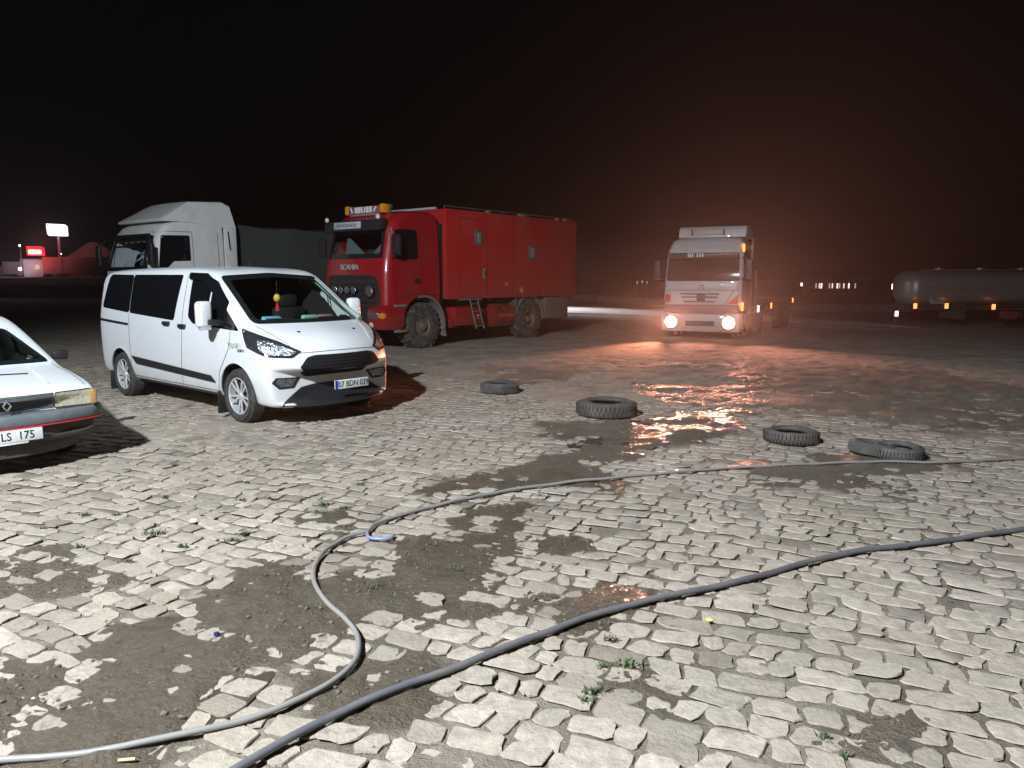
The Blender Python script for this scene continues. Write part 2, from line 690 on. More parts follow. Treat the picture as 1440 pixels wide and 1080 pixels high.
def wheel(parent, x, y, side, R, w, rr, style, rubber=None, rimmat=None, steer=0.0, z0=0.0, lugs=False):
    """a wheel standing on the ground; side=+1 when its outer face looks along +y"""
    b = MB()
    h = w / 2
    prof = [(rr * 0.98, -h * 0.8), (rr + 0.25 * (R - rr), -h), (R - 0.3 * (R - rr), -h * 0.99), (R - 0.03, -h * 0.86), (R - 0.004, -h * 0.62), (R, -h * 0.3), (R, h * 0.3),
            (R - 0.004, h * 0.62), (R - 0.03, h * 0.86), (R - 0.3 * (R - rr), h * 0.99), (rr + 0.25 * (R - rr), h), (rr * 1.02, h * 0.84), (rr * 0.97, h * 0.7)]
    b.lathe_y(prof, n=48)
    if lugs:
        for k in range(26):
            a = 2 * PI * k / 26
            for sg in (-1, 1):
                aa = a + (0.12 if sg > 0 else 0)
                M = Matrix.Rotation(-aa, 3, 'Y')
                c = M @ Vector((R + 0.004, sg * h * 0.48, 0))
                b.box(c, (0.036, w * 0.42, 0.085), rot=M @ Matrix.Rotation(sg * 0.25, 3, 'X'))
    t = b.build('wheel', rubber or M_rubber, parent, True, 30)
    t.location = (x, y, R + z0)
    t.rotation_euler = (0, 0, steer)
    s = side
    rimmat = rimmat or M_alloy
    r = MB()
    if style == 'alloy':
        r.lathe_y([(rr * 1.01, h * 0.80), (rr * 0.97, h * 0.86), (rr * 0.93, h * 0.80), (rr * 0.91, h * 0.2), (rr * 0.9, -h * 0.6)], n=48, side=s)
        r.cyl((0, s * h * 0.42, 0), (0, s * h * 0.72, 0), rr * 0.22, rr * 0.17, n=20)
        for k in range(10):
            a = 2 * PI * k / 10 + (0.09 if k % 2 else -0.09)
            M = Matrix.Rotation(-a, 3, 'Y')
            r.box(M @ Vector((rr * 0.56, s * h * 0.62, 0)), (rr * 0.76, h * 0.16, rr * 0.125), bev=0.008, rot=M @ Matrix.Rotation(s * 0.10, 3, 'Z'))
        ro = r.build('rim', rimmat, t, True, 30)
        d = MB()
        d.cyl((0, s * h * 0.05, 0), (0, s * h * 0.12, 0), rr * 0.9, n=32)
        d.build('brake_disc', M_greydark, t)
    elif style == 'steelcap':
        r.lathe_y([(rr * 1.01, h * 0.80), (rr * 0.95, h * 0.84), (rr * 0.88, h * 0.6), (rr * 0.5, h * 0.66), (rr * 0.2, h * 0.8), (0.001, h * 0.82)], n=32, side=s)
        r.build('rim', rimmat, t, True, 30)
    else:
        if style == 'truckfront':
            prof = [(rr * 1.02, h * 0.82), (rr * 0.96, h * 0.88), (rr * 0.9, h * 0.6), (rr * 0.84, h * 0.52), (rr * 0.6, h * 0.66), (rr * 0.42, h * 0.7), (rr * 0.40, h * 1.0), (rr * 0.3, h * 1.1), (0.001, h * 1.1)]
        else:
            prof = [(rr * 1.02, h * 0.82), (rr * 0.96, h * 0.88), (rr * 0.9, h * 0.5), (rr * 0.84, -h * 0.2), (rr * 0.6, -h * 0.3), (rr * 0.45, -h * 0.25), (rr * 0.40, h * 0.7), (rr * 0.3, h * 0.8), (0.001, h * 0.8)]
        r.lathe_y(prof, n=36, side=s)
        for k in range(10):
            a = 2 * PI * k / 10
            yy = h * (0.68 if style == 'truckfront' else -0.26)
            r.cyl((rr * 0.52 * math.cos(a), s * yy, rr * 0.52 * math.sin(a)), (rr * 0.52 * math.cos(a), s * (yy + 0.04), rr * 0.52 * math.sin(a)), 0.018, n=6)
        r.build('rim', rimmat, t, True, 30)
    return t


def number_plate(parent, loc, right, up, text, blue=True, w=0.52, h=0.112, prefix=None):
    b = MB()
    b.box((0, 0, 0), (w, h, 0.012), bev=0.004)
    o = b.build('number_plate', M_plate, parent)
    o.matrix_local = frame(loc, right, up)
    if blue:
        q = MB()
        q.box((-w / 2 + 0.024, 0, 0.007), (0.042, h - 0.008, 0.004))
        q.build('country_band', M_blue, o, False)
    if text:
        text_mesh('plate_lettering', text, 0.105, M_ink, o, Matrix.Translation((0.022 if blue else 0, -0.002, 0.008)), 0.0015, 0.86 if len(text) > 8 else 0.92)
    return o


# ------------------------------------------------------------------ ground level
def zg(x, y):
    """the yard falls away gently towards the far right"""
    return -1.0 * sstep(-0.1, 1.1, (np.asarray(x, float) - 1) / 24) * sstep(-0.1, 1.1, (np.asarray(y, float) - 11) / 32) * 1.05


# wet mud, as outlines read off the ground (photograph pixels turned into points on the ground)
MUD_PX = [
    [(-140, 800), (60, 778), (150, 800), (120, 830), (-140, 850)],
    [(-260, 960), (90, 935), (190, 893), (262, 862), (290, 832), (440, 800), (560, 815), (575, 850), (500, 900), (430, 925), (340, 955), (210, 1000), (150, 1045), (-200, 1060)],
    [(505, 762), (600, 745), (640, 720), (700, 712), (715, 770), (790, 768), (700, 835), (600, 850), (520, 845)],
    [(620, 690), (700, 672), (765, 650), (800, 632), (900, 618), (890, 640), (830, 652), (885, 672), (860, 684), (780, 672), (640, 706)],
    [(455, 722), (500, 716), (510, 735), (450, 742)],
    [(808, 846), (880, 838), (900, 850), (850, 864), (805, 860)],
    [(430, 985), (470, 945), (560, 930), (560, 985), (480, 1015)],
    [(780, 600), (900, 588), (1035, 574), (1045, 605), (930, 632), (860, 640)],
    [(1150, 640), (1290, 632), (1320, 655), (1190, 665)],
    [(1040, 655), (1160, 658), (1300, 690), (1290, 706), (1180, 690), (1050, 668)],
    [(1230, 1040), (1290, 1000), (1330, 1060)],
    [(670, 838), (730, 835), (740, 848), (690, 852)],
    [(1030, 500), (1300, 520), (1500, 560), (1500, 610), (1250, 600), (1060, 560)],
    [(900, 545), (1100, 540), (1300, 580), (1180, 590), (960, 565)],
    [(700, 520), (800, 516), (820, 532), (720, 540)],
    [(840, 480), (1040, 484), (1040, 508), (860, 500)],
    [(880, 950), (900, 935), (930, 950), (905, 965)],
]
MUD_W = [np.array([G(*p)[:2] for p in poly]) for poly in MUD_PX]
MUD_S = [0.85, 1.1, 1.1, 1.25, 1.0, 1.3, 1.0, 1.1, 0.8, 0.7, 0.8, 1.0, 0.75, 0.6, 0.8, 0.45, 0.8]


def poly_sd(P, x, y):
    """signed distance to a polygon, positive inside"""
    d2 = np.full(x.shape, 1e9)
    ins = np.zeros(x.shape, bool)
    n = len(P)
    for i in range(n):
        ax, ay = P[i - 1]
        bx, by = P[i]
        ex, ey = bx - ax, by - ay
        wx, wy = x - ax, y - ay
        t = np.clip((wx * ex + wy * ey) / (ex * ex + ey * ey), 0, 1)
        d2 = np.minimum(d2, (wx - t * ex) ** 2 + (wy - t * ey) ** 2)
        c = ((ay > y) != (by > y)) & (x < (bx - ax) * (y - ay) / (by - ay + 1e-12) + ax)
        ins ^= c
    d = np.sqrt(d2)
    return np.where(ins, d, -d)


def mud(x, y):
    x = np.asarray(x, float)
    y = np.asarray(y, float)
    m = np.zeros(x.shape)
    ns = fbm(x * 2.6, y * 2.6, 5, 5, 0.62) - 0.5
    far = sstep(6, 14, y)
    for P, s in zip(MUD_W, MUD_S):
        if P[:, 1].max() > 16:
            big = 3.0
        else:
            big = 1.0
        sel = (x > P[:, 0].min() - 1.5 * big) & (x < P[:, 0].max() + 1.5 * big) & (y > P[:, 1].min() - 1.5 * big) & (y < P[:, 1].max() + 1.5 * big)
        if not sel.any():
            continue
        sd = poly_sd(P, x[sel], y[sel])
        v = s * sstep(-0.22, 0.42, sd / big + 0.13 + ns[sel] * 1.15)
        m[sel] = np.maximum(m[sel], v)
    # traffic-worn patches and the dirt that takes over further out
    gen = sstep(0.60, 0.74, fbm(x * 0.55 + 3, y * 0.8, 11, 4)) * 0.55
    dirt = sstep(10.0, 15.0, y + 2.0 * (fbm(x * 0.6, y * 0.6, 21, 3) - 0.5) * 3 + 0.28 * x) * 0.80
    return np.maximum(np.maximum(m, gen * (1 - far)), dirt)


def damp(x, y):
    """how wet the ground is: 1 in the soaked mud, falling off outside"""
    m = np.zeros(np.shape(x))
    for P, s in zip(MUD_W, MUD_S):
        sd = poly_sd(P, x, y)
        m = np.maximum(m, s * sstep(-0.30, 0.02, sd + (fbm(x * 2.6, y * 2.6, 5, 5, 0.62) - 0.5) * 1.15))
    st = sstep(0.52, 0.70, fbm(x * 0.35 + 7, y * 1.1, 31, 4)) * sstep(0, 5, x) * sstep(9, 12, y) * 0.8
    return np.clip(np.maximum(m, st) * (1 - 0.65 * sstep(12.0, 17.0, y)), 0, 1)


# ------------------------------------------------------------------ ground mesh
def ground_material():
    m = bpy.data.materials.new('dusty_and_muddy_ground')
    m.use_nodes = True
    nt = m.node_tree
    n = nt.nodes
    l = nt.links
    b = n['Principled BSDF']
    geo = n.new('ShaderNodeNewGeometry')
    at = n.new('ShaderNodeAttribute')
    at.attribute_name = 'damp'
    nz = n.new('ShaderNodeTexNoise')
    nz.inputs['Scale'].default_value = 1.3
    nz.inputs['Detail'].default_value = 9
    nz.inputs['Roughness'].default_value = 0.7
    l.new(geo.outputs['Position'], nz.inputs['Vector'])
    nf = n.new('ShaderNodeTexNoise')
    nf.inputs['Scale'].default_value = 34
    nf.inputs['Detail'].default_value = 5
    nf.inputs['Roughness'].default_value = 0.7
    l.new(geo.outputs['Position'], nf.inputs['Vector'])
    dry = n.new('ShaderNodeMix')
    dry.data_type = 'RGBA'
    dry.inputs[6].default_value = (0.15, 0.125, 0.095, 1)
    dry.inputs[7].default_value = (0.29, 0.245, 0.19, 1)
    mr = n.new('ShaderNodeMapRange')
    mr.inputs['From Min'].default_value = 0.36
    mr.inputs['From Max'].default_value = 0.64
    l.new(nz.outputs['Fac'], mr.inputs['Value'])
    l.new(mr.outputs[0], dry.inputs[0])
    du = n.new('ShaderNodeAttribute')
    du.attribute_name = 'dust'
    dry2 = n.new('ShaderNodeMix')
    dry2.data_type = 'RGBA'
    dry2.inputs[6].default_value = (0.30, 0.25, 0.20, 1)
    dry2.inputs[7].default_value = (0.50, 0.425, 0.345, 1)
    l.new(mr.outputs[0], dry2.inputs[0])
    drm = n.new('ShaderNodeMix')
    drm.data_type = 'RGBA'
    l.new(du.outputs['Fac'], drm.inputs[0])
    l.new(dry.outputs[2], drm.inputs[6])
    l.new(dry2.outputs[2], drm.inputs[7])
    wet = n.new('ShaderNodeMix')
    wet.data_type = 'RGBA'
    wet.inputs[6].default_value = (0.060, 0.047, 0.033, 1)
    wet.inputs[7].default_value = (0.155, 0.124, 0.090, 1)
    l.new(nf.outputs['Fac'], wet.inputs[0])
    mx = n.new('ShaderNodeMix')
    mx.data_type = 'RGBA'
    wq = n.new('ShaderNodeMath')
    wq.operation = 'MULTIPLY_ADD'
    wq.use_clamp = True
    wq.inputs[1].default_value = -0.5
    l.new(du.outputs['Fac'], wq.inputs[0])
    wq.inputs[2].default_value = 1.0
    wp = n.new('ShaderNodeMath')
    wp.operation = 'MULTIPLY'
    l.new(wq.outputs[0], wp.inputs[0])
    l.new(at.outputs['Fac'], wp.inputs[1])
    l.new(wp.outputs[0], mx.inputs[0])
    l.new(drm.outputs[2], mx.inputs[6])
    l.new(wet.outputs[2], mx.inputs[7])
    l.new(mx.outputs[2], b.inputs['Base Color'])
    # roughness
    rr = n.new('ShaderNodeMapRange')
    rr.inputs['To Min'].default_value = 0.92
    rr.inputs['To Max'].default_value = 0.12
    ns = n.new('ShaderNodeMath')
    ns.operation = 'MULTIPLY_ADD'
    l.new(nf.outputs['Fac'], ns.inputs[0])
    ns.inputs[1].default_value = 0.5
    l.new(at.outputs['Fac'], ns.inputs[2])
    sb = n.new('ShaderNodeMath')
    sb.operation = 'SUBTRACT'
    l.new(ns.outputs[0], sb.inputs[0])
    sb.inputs[1].default_value = 0.28
    sb.use_clamp = True
    l.new(sb.outputs[0], rr.inputs['Value'])
    l.new(rr.outputs[0], b.inputs['Roughness'])
    bp = n.new('ShaderNodeBump')
    bp.inputs['Strength'].default_value = 0.9
    bp.inputs['Distance'].default_value = 0.03
    l.new(nf.outputs['Fac'], bp.inputs['Height'])
    l.new(bp.outputs[0], b.inputs['Normal'])
    return m


def grid_mesh(name, X, Y, Z, damp_v=None, dust_v=None):
    r, c = X.shape
    me = bpy.data.meshes.new(name)
    nv = r * c
    co = np.stack([X, Y, Z], -1).reshape(-1)
    me.vertices.add(nv)
    me.vertices.foreach_set('co', co.astype(np.float32))
    i = np.arange(r - 1)[:, None] * c + np.arange(c - 1)[None, :]
    q = np.stack([i, i + 1, i + c + 1, i + c], -1).reshape(-1)
    nf = (r - 1) * (c - 1)
    me.loops.add(nf * 4)
    me.loops.foreach_set('vertex_index', q.astype(np.int32))
    me.polygons.add(nf)
    me.polygons.foreach_set('loop_start', np.arange(nf, dtype=np.int32) * 4)
    me.polygons.foreach_set('loop_total', np.full(nf, 4, np.int32))
    me.polygons.foreach_set('use_smooth', np.ones(nf, bool))
    me.update(calc_edges=True)
    if damp_v is not None:
        a = me.attributes.new('damp', 'FLOAT', 'POINT')
        a.data.foreach_set('value', damp_v.reshape(-1).astype(np.float32))
        a = me.attributes.new('dust', 'FLOAT', 'POINT')
        a.data.foreach_set('value', (damp_v * 0 + 1 if dust_v is None else dust_v).reshape(-1).astype(np.float32))
    return me


M_ground = ground_material()
ground = bpy.data.objects.new('ground', None)
C.objects.link(ground)
tag(ground, 'dusty and muddy earth of the open truck yard', None, None, 'structure')
ys = 1.5 * 1.0072 ** np.arange(0, 570)          # 1.5 m .. ~90 m
tx = np.linspace(-1.02, 1.02, 470)
Yg, Tx = np.meshgrid(ys, tx, indexing='ij')
Xg = Yg * Tx * (1 + 1.2 / Yg)
Mg = mud(Xg, Yg)
Dg = damp(Xg, Yg)
rel = (fbm(Xg * 5, Yg * 5, 41, 5) - 0.5)
Zg = zg(Xg, Yg) - 0.0095 + Mg * 0.0215 + rel * (0.018 + 0.022 * Mg) + (fbm(Xg * 2.3, Yg * 2.3, 81, 3) - 0.5) * 0.042 * Mg + 0.0045 * sstep(4.0, 9.0, Yg) + (fbm(Xg * 16, Yg * 16, 61, 3) - 0.5) * (0.010 + 0.010 * Mg) + (fbm(Xg * 0.5, Yg * 0.5, 51, 2) - 0.5) * 0.02
new_obj('soil', grid_mesh('soil', Xg, Yg, Zg, Dg, sstep(4.5, 11.0, Yg + 2.5 * (fbm(Xg * 0.7, Yg * 0.7, 71, 3) - 0.5) - 0.1 * Xg)), ground, M_ground)['kind'] = 'structure'
# the rest of the ground, out to the horizon
Rr = np.concatenate([[0.0], 2.0 * 1.35 ** np.arange(0, 22)])
Aa = np.linspace(0, 2 * PI, 73)
Rf, Af = np.meshgrid(Rr, Aa, indexing='ij')
Xf = Rf * np.cos(Af)
Yf = Rf * np.sin(Af)
new_obj('far_ground', grid_mesh('far_ground', Xf, Yf, zg(Xf, Yf) - 0.10, np.full(Xf.shape, 0.2)), ground, M_ground)['kind'] = 'structure'


# ------------------------------------------------------------------ paving stones
def stone_material():
    m = bpy.data.materials.new('worn_pale_stone')
    m.use_nodes = True
    nt = m.node_tree
    n = nt.nodes
    l = nt.links
    b = n['Principled BSDF']
    geo = n.new('ShaderNodeNewGeometry')
    at = n.new('ShaderNodeAttribute')
    at.attribute_name = 'tint'
    ad = n.new('ShaderNodeAttribute')
    ad.attribute_name = 'damp'
    n1 = n.new('ShaderNodeTexNoise')
    n1.inputs['Scale'].default_value = 14
    n1.inputs['Detail'].default_value = 8
    n1.inputs['Roughness'].default_value = 0.7
    l.new(geo.outputs['Position'], n1.inputs['Vector'])
    n2 = n.new('ShaderNodeTexNoise')
    n2.inputs['Scale'].default_value = 0.9
    n2.inputs['Detail'].default_value = 5
    l.new(geo.outputs['Position'], n2.inputs['Vector'])
    cr = n.new('ShaderNodeValToRGB')
    cr.color_ramp.elements[0].color = (0.28, 0.235, 0.19, 1)
    cr.color_ramp.elements[1].color = (0.56, 0.485, 0.395, 1)
    e = cr.color_ramp.elements.new(0.3)
    e.color = (0.47, 0.405, 0.33, 1)
    e = cr.color_ramp.elements.new(0.75)
    e.color = (0.50, 0.415, 0.345, 1)
    l.new(at.outputs['Fac'], cr.inputs[0])
    mx = n.new('ShaderNodeMix')
    mx.data_type = 'RGBA'
    mx.blend_type = 'MULTIPLY'
    mx.inputs[0].default_value = 1
    mr = n.new('ShaderNodeMapRange')
    mr.inputs['From Min'].default_value = 0.3
    mr.inputs['From Max'].default_value = 0.7
    mr.inputs['To Min'].default_value = 0.58
    mr.inputs['To Max'].default_value = 1.10
    l.new(n1.outputs['Fac'], mr.inputs['Value'])
    l.new(cr.outputs[0], mx.inputs[6])
    l.new(mr.outputs[0], mx.inputs[7])
    # dust film and wet edges
    dm = n.new('ShaderNodeMix')
    dm.data_type = 'RGBA'
    dm.inputs[7].default_value = (0.33, 0.28, 0.215, 1)
    dr = n.new('ShaderNodeMapRange')
    dr.inputs['From Min'].default_value = 0.44
    dr.inputs['From Max'].default_value = 0.66
    dr.inputs['To Max'].default_value = 0.6
    l.new(n2.outputs['Fac'], dr.inputs['Value'])
    l.new(dr.outputs[0], dm.inputs[0])
    l.new(mx.outputs[2], dm.inputs[6])
    wm = n.new('ShaderNodeMix')
    wm.data_type = 'RGBA'
    wm.inputs[7].default_value = (0.20, 0.17, 0.13, 1)
    wf = n.new('ShaderNodeMath')
    wf.operation = 'MULTIPLY'
    l.new(ad.outputs['Fac'], wf.inputs[0])
    wr = n.new('ShaderNodeMapRange')
    wr.inputs['From Min'].default_value = 0.50
    wr.inputs['From Max'].default_value = 0.62
    l.new(n1.outputs['Fac'], wr.inputs['Value'])
    l.new(wr.outputs[0], wf.inputs[1])
    l.new(wf.outputs[0], wm.inputs[0])
    l.new(dm.outputs[2], wm.inputs[6])
    l.new(wm.outputs[2], b.inputs['Base Color'])
    b.inputs['Roughness'].default_value = 0.72
    bp = n.new('ShaderNodeBump')
    bp.inputs['Strength'].default_value = 0.8
    bp.inputs['Distance'].default_value = 0.012
    n3 = n.new('ShaderNodeTexNoise')
    n3.inputs['Scale'].default_value = 42
    n3.inputs['Detail'].default_value = 6
    n3.inputs['Roughness'].default_value = 0.65
    l.new(geo.outputs['Position'], n3.inputs['Vector'])
    l.new(n3.outputs['Fac'], bp.inputs['Height'])
    l.new(bp.outputs[0], b.inputs['Normal'])
    return m


M_stone = stone_material()
ROW = 0.152
ANG = math.radians(-26)
ca, sa = math.cos(ANG), math.sin(ANG)


def to_world(s, t):
    return ca * s - sa * t, sa * s + ca * t


stones = []          # (distance, verts, faces, tint, damp)


def build_stones():
    RMAX = 17.5
    out = []
    rows = range(int(-14 / ROW), int(24 / ROW))
    for r in rows:
        s = -18 + random.random() * 0.3
        joint_r = 0.010 + 0.010 * random.random()
        while s < 20:
            w = random.choice((0.12, 0.16, 0.18, 0.20, 0.22, 0.27)) * (0.88 + 0.24 * random.random())
            s0 = s
            s += w
            xm, ym = to_world(s0 + w / 2, (r + 0.5) * ROW)
            if ym < 1.6 or ym > RMAX or abs(xm) > 0.80 * ym + 0.7:
                continue
            out.append((s0, w, r, xm, ym, joint_r))
    A = np.array([(o[3], o[4]) for o in out])
    d = damp(A[:, 0], A[:, 1])
    mm = mud(A[:, 0], A[:, 1])
    zz = zg(A[:, 0], A[:, 1])
    lvl = (fbm(A[:, 0] * 0.5, A[:, 1] * 0.5, 51, 2) - 0.5) * 0.02
    res = []

    def wav(s, r):
        return 0.055 * math.sin(s * 0.9 + r * 0.05) + 0.03 * math.sin(s * 2.3 + r * 0.31) + 0.012 * math.sin(s * 7.1 + r * 1.9)

    for k, (s0, w, r, xm, ym, jr) in enumerate(out):
        if random.random() < 0.012 or mm[k] > 0.7 and random.random() < 0.30:
            continue
        j = 0.005 + 0.010 * random.random() ** 2
        big = random.random()
        s1 = s0 + w
        # outline in (s,t), counter-clockwise, with chipped corners
        c = [0.012 + 0.030 * random.random() ** 1.5 for _ in range(4)]
        sk = random.uniform(-0.022, 0.022)
        t0 = r * ROW + random.uniform(-0.007, 0.007)
        t1 = (r + 1) * ROW + random.uniform(-0.007, 0.007)
        L, R_, B, T = s0 + j, s1 - j, t0 + jr * 0.7, t1 - jr * 0.7
        mid = (L + R_) / 2
        pts = [(L + c[0] + sk, B), (mid, B + random.uniform(-0.008, 0.010)), (R_ - c[1] + sk, B), (R_ + sk * 0.7, B + c[1] * 0.8),
               (R_ + random.uniform(-0.010, 0.006), (B + T) / 2), (R_ - sk * 0.7, T - c[2] * 0.8), (R_ - c[2] - sk, T), (mid + random.uniform(-0.02, 0.02), T + random.uniform(-0.010, 0.008)),
               (L + c[3] - sk, T), (L - sk * 0.7, T - c[3] * 0.8), (L + random.uniform(-0.006, 0.010), (B + T) / 2), (L + sk * 0.7, B + c[0] * 0.8)]
        cx = sum(p[0] for p in pts) / 12
        cy = sum(p[1] for p in pts) / 12
        top = zz[k] + lvl[k] + 0.0045 + random.gauss(0, 0.0036) - (0.002 * mm[k])
        tlx = random.gauss(0, 0.022)
        tly = random.gauss(0, 0.022)
        V = []
        for (u, v) in pts:
            u += random.gauss(0, 0.0036)
            v += random.gauss(0, 0.0036)
            V.append((u, v))
        verts = []
        for f, dz in ((1.0, -0.055), (1.0, -0.008), (0.965, -0.0008), (0.60, 0.0)):
            for (u, v) in V:
                uu = cx + (u - cx) * f
                vv = cy + (v - cy) * f
                x, y = to_world(uu, vv + wav(uu, r))
                z = top + dz + (x - xm) * tlx + (y - ym) * tly + (random.gauss(0, 0.0020) if dz > -0.02 else 0)
                verts.append((x, y, z))
        x, y = to_world(cx, cy + wav(cx, r))
        verts.append((x, y, top + 0.002))
        res.append((math.hypot(xm, ym), verts, random.random(), d[k], abs(xm) < 0.70 * ym + 0.10 and ym > 2.2))
    res.sort(key=lambda q: q[0])
    return res


STONE_F = []
for ring in range(3):
    for i in range(12):
        a = ring * 12 + i
        b_ = ring * 12 + (i + 1) % 12
        STONE_F.append((a, b_, b_ + 12, a + 12))
STONE_F += [(36 + i, 36 + (i + 1) % 12, 48) for i in range(12)]
NEAR_F = STONE_F[12:] + []                      # the buried sides are left in only where they can be seen
pave = bpy.data.objects.new('pavement', None)
C.objects.link(pave)
tag(pave, 'uneven pavement of pale worn stones half sunk in mud', None, None, 'structure')
allst = build_stones()
near = []
rest = []
for st in allst:
    if len(near) < 300 and st[4]:
        near.append(st)
    else:
        rest.append(st)
for st in near:
    me = bpy.data.meshes.new('stone')
    me.from_pydata(st[1][12:], [], [tuple(i - 12 for i in f) for f in STONE_F[12:]])
    me.polygons.foreach_set('use_smooth', [True] * len(me.polygons))
    me.attributes.new('tint', 'FLOAT', 'POINT').data.foreach_set('value', [st[2]] * len(me.vertices))
    me.attributes.new('damp', 'FLOAT', 'POINT').data.foreach_set('value', [st[3]] * len(me.vertices))
    me.update()
    me.set_sharp_from_angle(angle=math.radians(33))
    new_obj('stone', me, pave, M_stone)
VV = []
FF = []
TT = []
DD = []
for st in rest:
    o = len(VV)
    VV += st[1][12:]
    FF += [tuple(o + i - 12 for i in f) for f in STONE_F[12:]]
    TT += [st[2]] * 37
    DD += [st[3]] * 37
me = bpy.data.meshes.new('stones')
me.from_pydata(VV, [], FF)
me.polygons.foreach_set('use_smooth', [True] * len(me.polygons))
me.attributes.new('tint', 'FLOAT', 'POINT').data.foreach_set('value', TT)
me.attributes.new('damp', 'FLOAT', 'POINT').data.foreach_set('value', DD)
me.update()
me.set_sharp_from_angle(angle=math.radians(33))
new_obj('stones', me, pave, M_stone)['kind'] = 'stuff'

# ------------------------------------------------------------------ standing water
M_water = mat('muddy_water', (0.075, 0.058, 0.042), 0.09, spec=0.5, bump=0.5, bscale=13)
PUDDLES = [
    ([(790, 598), (900, 590), (1035, 576), (1045, 603), (930, 630), (880, 640), (800, 640)], 0.004, 'shallow puddle glittering orange beyond the flat tyre'),
    ([(808, 843), (880, 836), (905, 848), (850, 866), (803, 862)], 0.000, 'small brown puddle touching the thick hose'),
    ([(215, 1000), (330, 960), (400, 935), (330, 1010), (200, 1050), (60, 1060)], -0.002, 'brown puddle beside the thin hose in the corner'),
    ([(1140, 640), (1290, 632), (1330, 655), (1180, 668)], 0.000, 'brown puddle under the two right-hand tyres'),
]
for px, dz, lab in PUDDLES:
    P = [G(*p) for p in rounded(px, 40, 5)]
    z = float(np.mean([zg(p[0], p[1]) for p in P])) + dz
    me = me_from('puddle', [(p[0], p[1], z) for p in P], [tuple(range(len(P)))])
    if me.polygons[0].normal.z < 0:
        me.flip_normals()
    o = new_obj('puddle', me, None, M_water)
    tag(o, lab, None, None, 'structure')

# ------------------------------------------------------------------ car-like body from cross sections
def loft_rings(stations, sidef, halfw, crown=0.02, plan=lambda x: 0.0, curl=0.07, top_pts=(0.93, 0.72, 0.38)):
    """stations: (x, zb, zt, wscale); every ring runs bottom centre > side > top centre and is mirrored"""
    rings = []
    for (x, zb, zt, ws) in stations:
        ring = []
        wb = halfw(zb + 0.1) * ws
        ring.append((0.0, zb))
        ring.append((wb * 0.6, zb))
        ring.append((wb * 0.93, zb + 0.01))
        for f in sidef:
            z = zb + (zt - zb) * f
            ring.append((halfw(z) * ws, z))
        wt = halfw(zt) * ws
        for tp in top_pts:
            ring.append((wt * tp, zt - curl * max(0, tp - 0.72) ** 1.0 * 0.9))
        ring.append((0.0, zt + crown))
        full = [(y, z) for (y, z) in ring] + [(-y, z) for (y, z) in ring[-2:0:-1]]
        rings.append([(x - plan(x) * (abs(y) / 1.0) ** 2.3, y, z) for (y, z) in full])
    return rings


def rings_mesh(name, rings):
    n = len(rings[0])
    V = [p for r in rings for p in r]
    F = []
    for i in range(len(rings) - 1):
        for k in range(n):
            F.append((i * n + k, i * n + (k + 1) % n, (i + 1) * n + (k + 1) % n, (i + 1) * n + k))
    # caps as strips between mirrored points
    h = n // 2
    for base, flip in ((0, False), ((len(rings) - 1) * n, True)):
        for k in range(h):
            a, b = k, k + 1
            c, d = (n - k - 1) % n, (n - k) % n
            f = [a, b, c, d]
            f = [base + i for i in f]
            f2 = []
            for i in f:
                if i not in f2:
                    f2.append(i)
            if len(f2) >= 3:
                F.append(tuple(f2 if not flip else f2[::-1]))
    me = me_from(name, V, F)
    bm = bmesh.new()
    bm.from_mesh(me)
    bmesh.ops.recalc_face_normals(bm, faces=bm.faces)
    bm.to_mesh(me)
    bm.free()
    return me


# ================================================================== WHITE VAN
VH = np.array([0.76048262, -0.64935829])
van = thing('passenger_van', 'white passenger van with tinted windows and black grille parked beside the old white car', 'van',
            (-4.086, 11.06, 0), math.atan2(VH[1], VH[0]))


def van_hw(z):
    if z > 1.10:
        return 0.985 - 0.165 * ((z - 1.10) / 0.85) ** 1.35
    if z > 0.55:
        return 0.985 - 0.012 * ((1.10 - z) / 0.55)
    return 0.973 - 0.055 * ((0.55 - z) / 0.3) ** 1.5


van_st = [(-2.50, 0.42, 1.72, 0.88), (-2.49, 0.34, 1.84, 0.95), (-2.42, 0.29, 1.915, 0.985), (-2.2, 0.27, 1.945, 1.0), (-1.2, 0.25, 1.965, 1), (-0.3, 0.25, 1.97, 1), (0.45, 0.25, 1.962, 1),
          (0.75, 0.25, 1.935, 1), (0.92, 0.25, 1.885, 1), (1.15, 0.25, 1.755, 1), (1.5, 0.25, 1.545, 1), (1.82, 0.24, 1.352, 1), (1.98, 0.24, 1.262, 1), (2.08, 0.24, 1.222, 1), (2.25, 0.235, 1.165, 0.995),
          (2.42, 0.23, 1.09, 0.985), (2.54, 0.23, 1.005, 0.972), (2.61, 0.235, 0.90, 0.955), (2.65, 0.26, 0.78, 0.93), (2.665, 0.32, 0.66, 0.88)]


def van_plan(x):
    t = max(0.0, min(1.0, (x - 0.6) / 2.0))
    return 0.42 * t ** 1.3


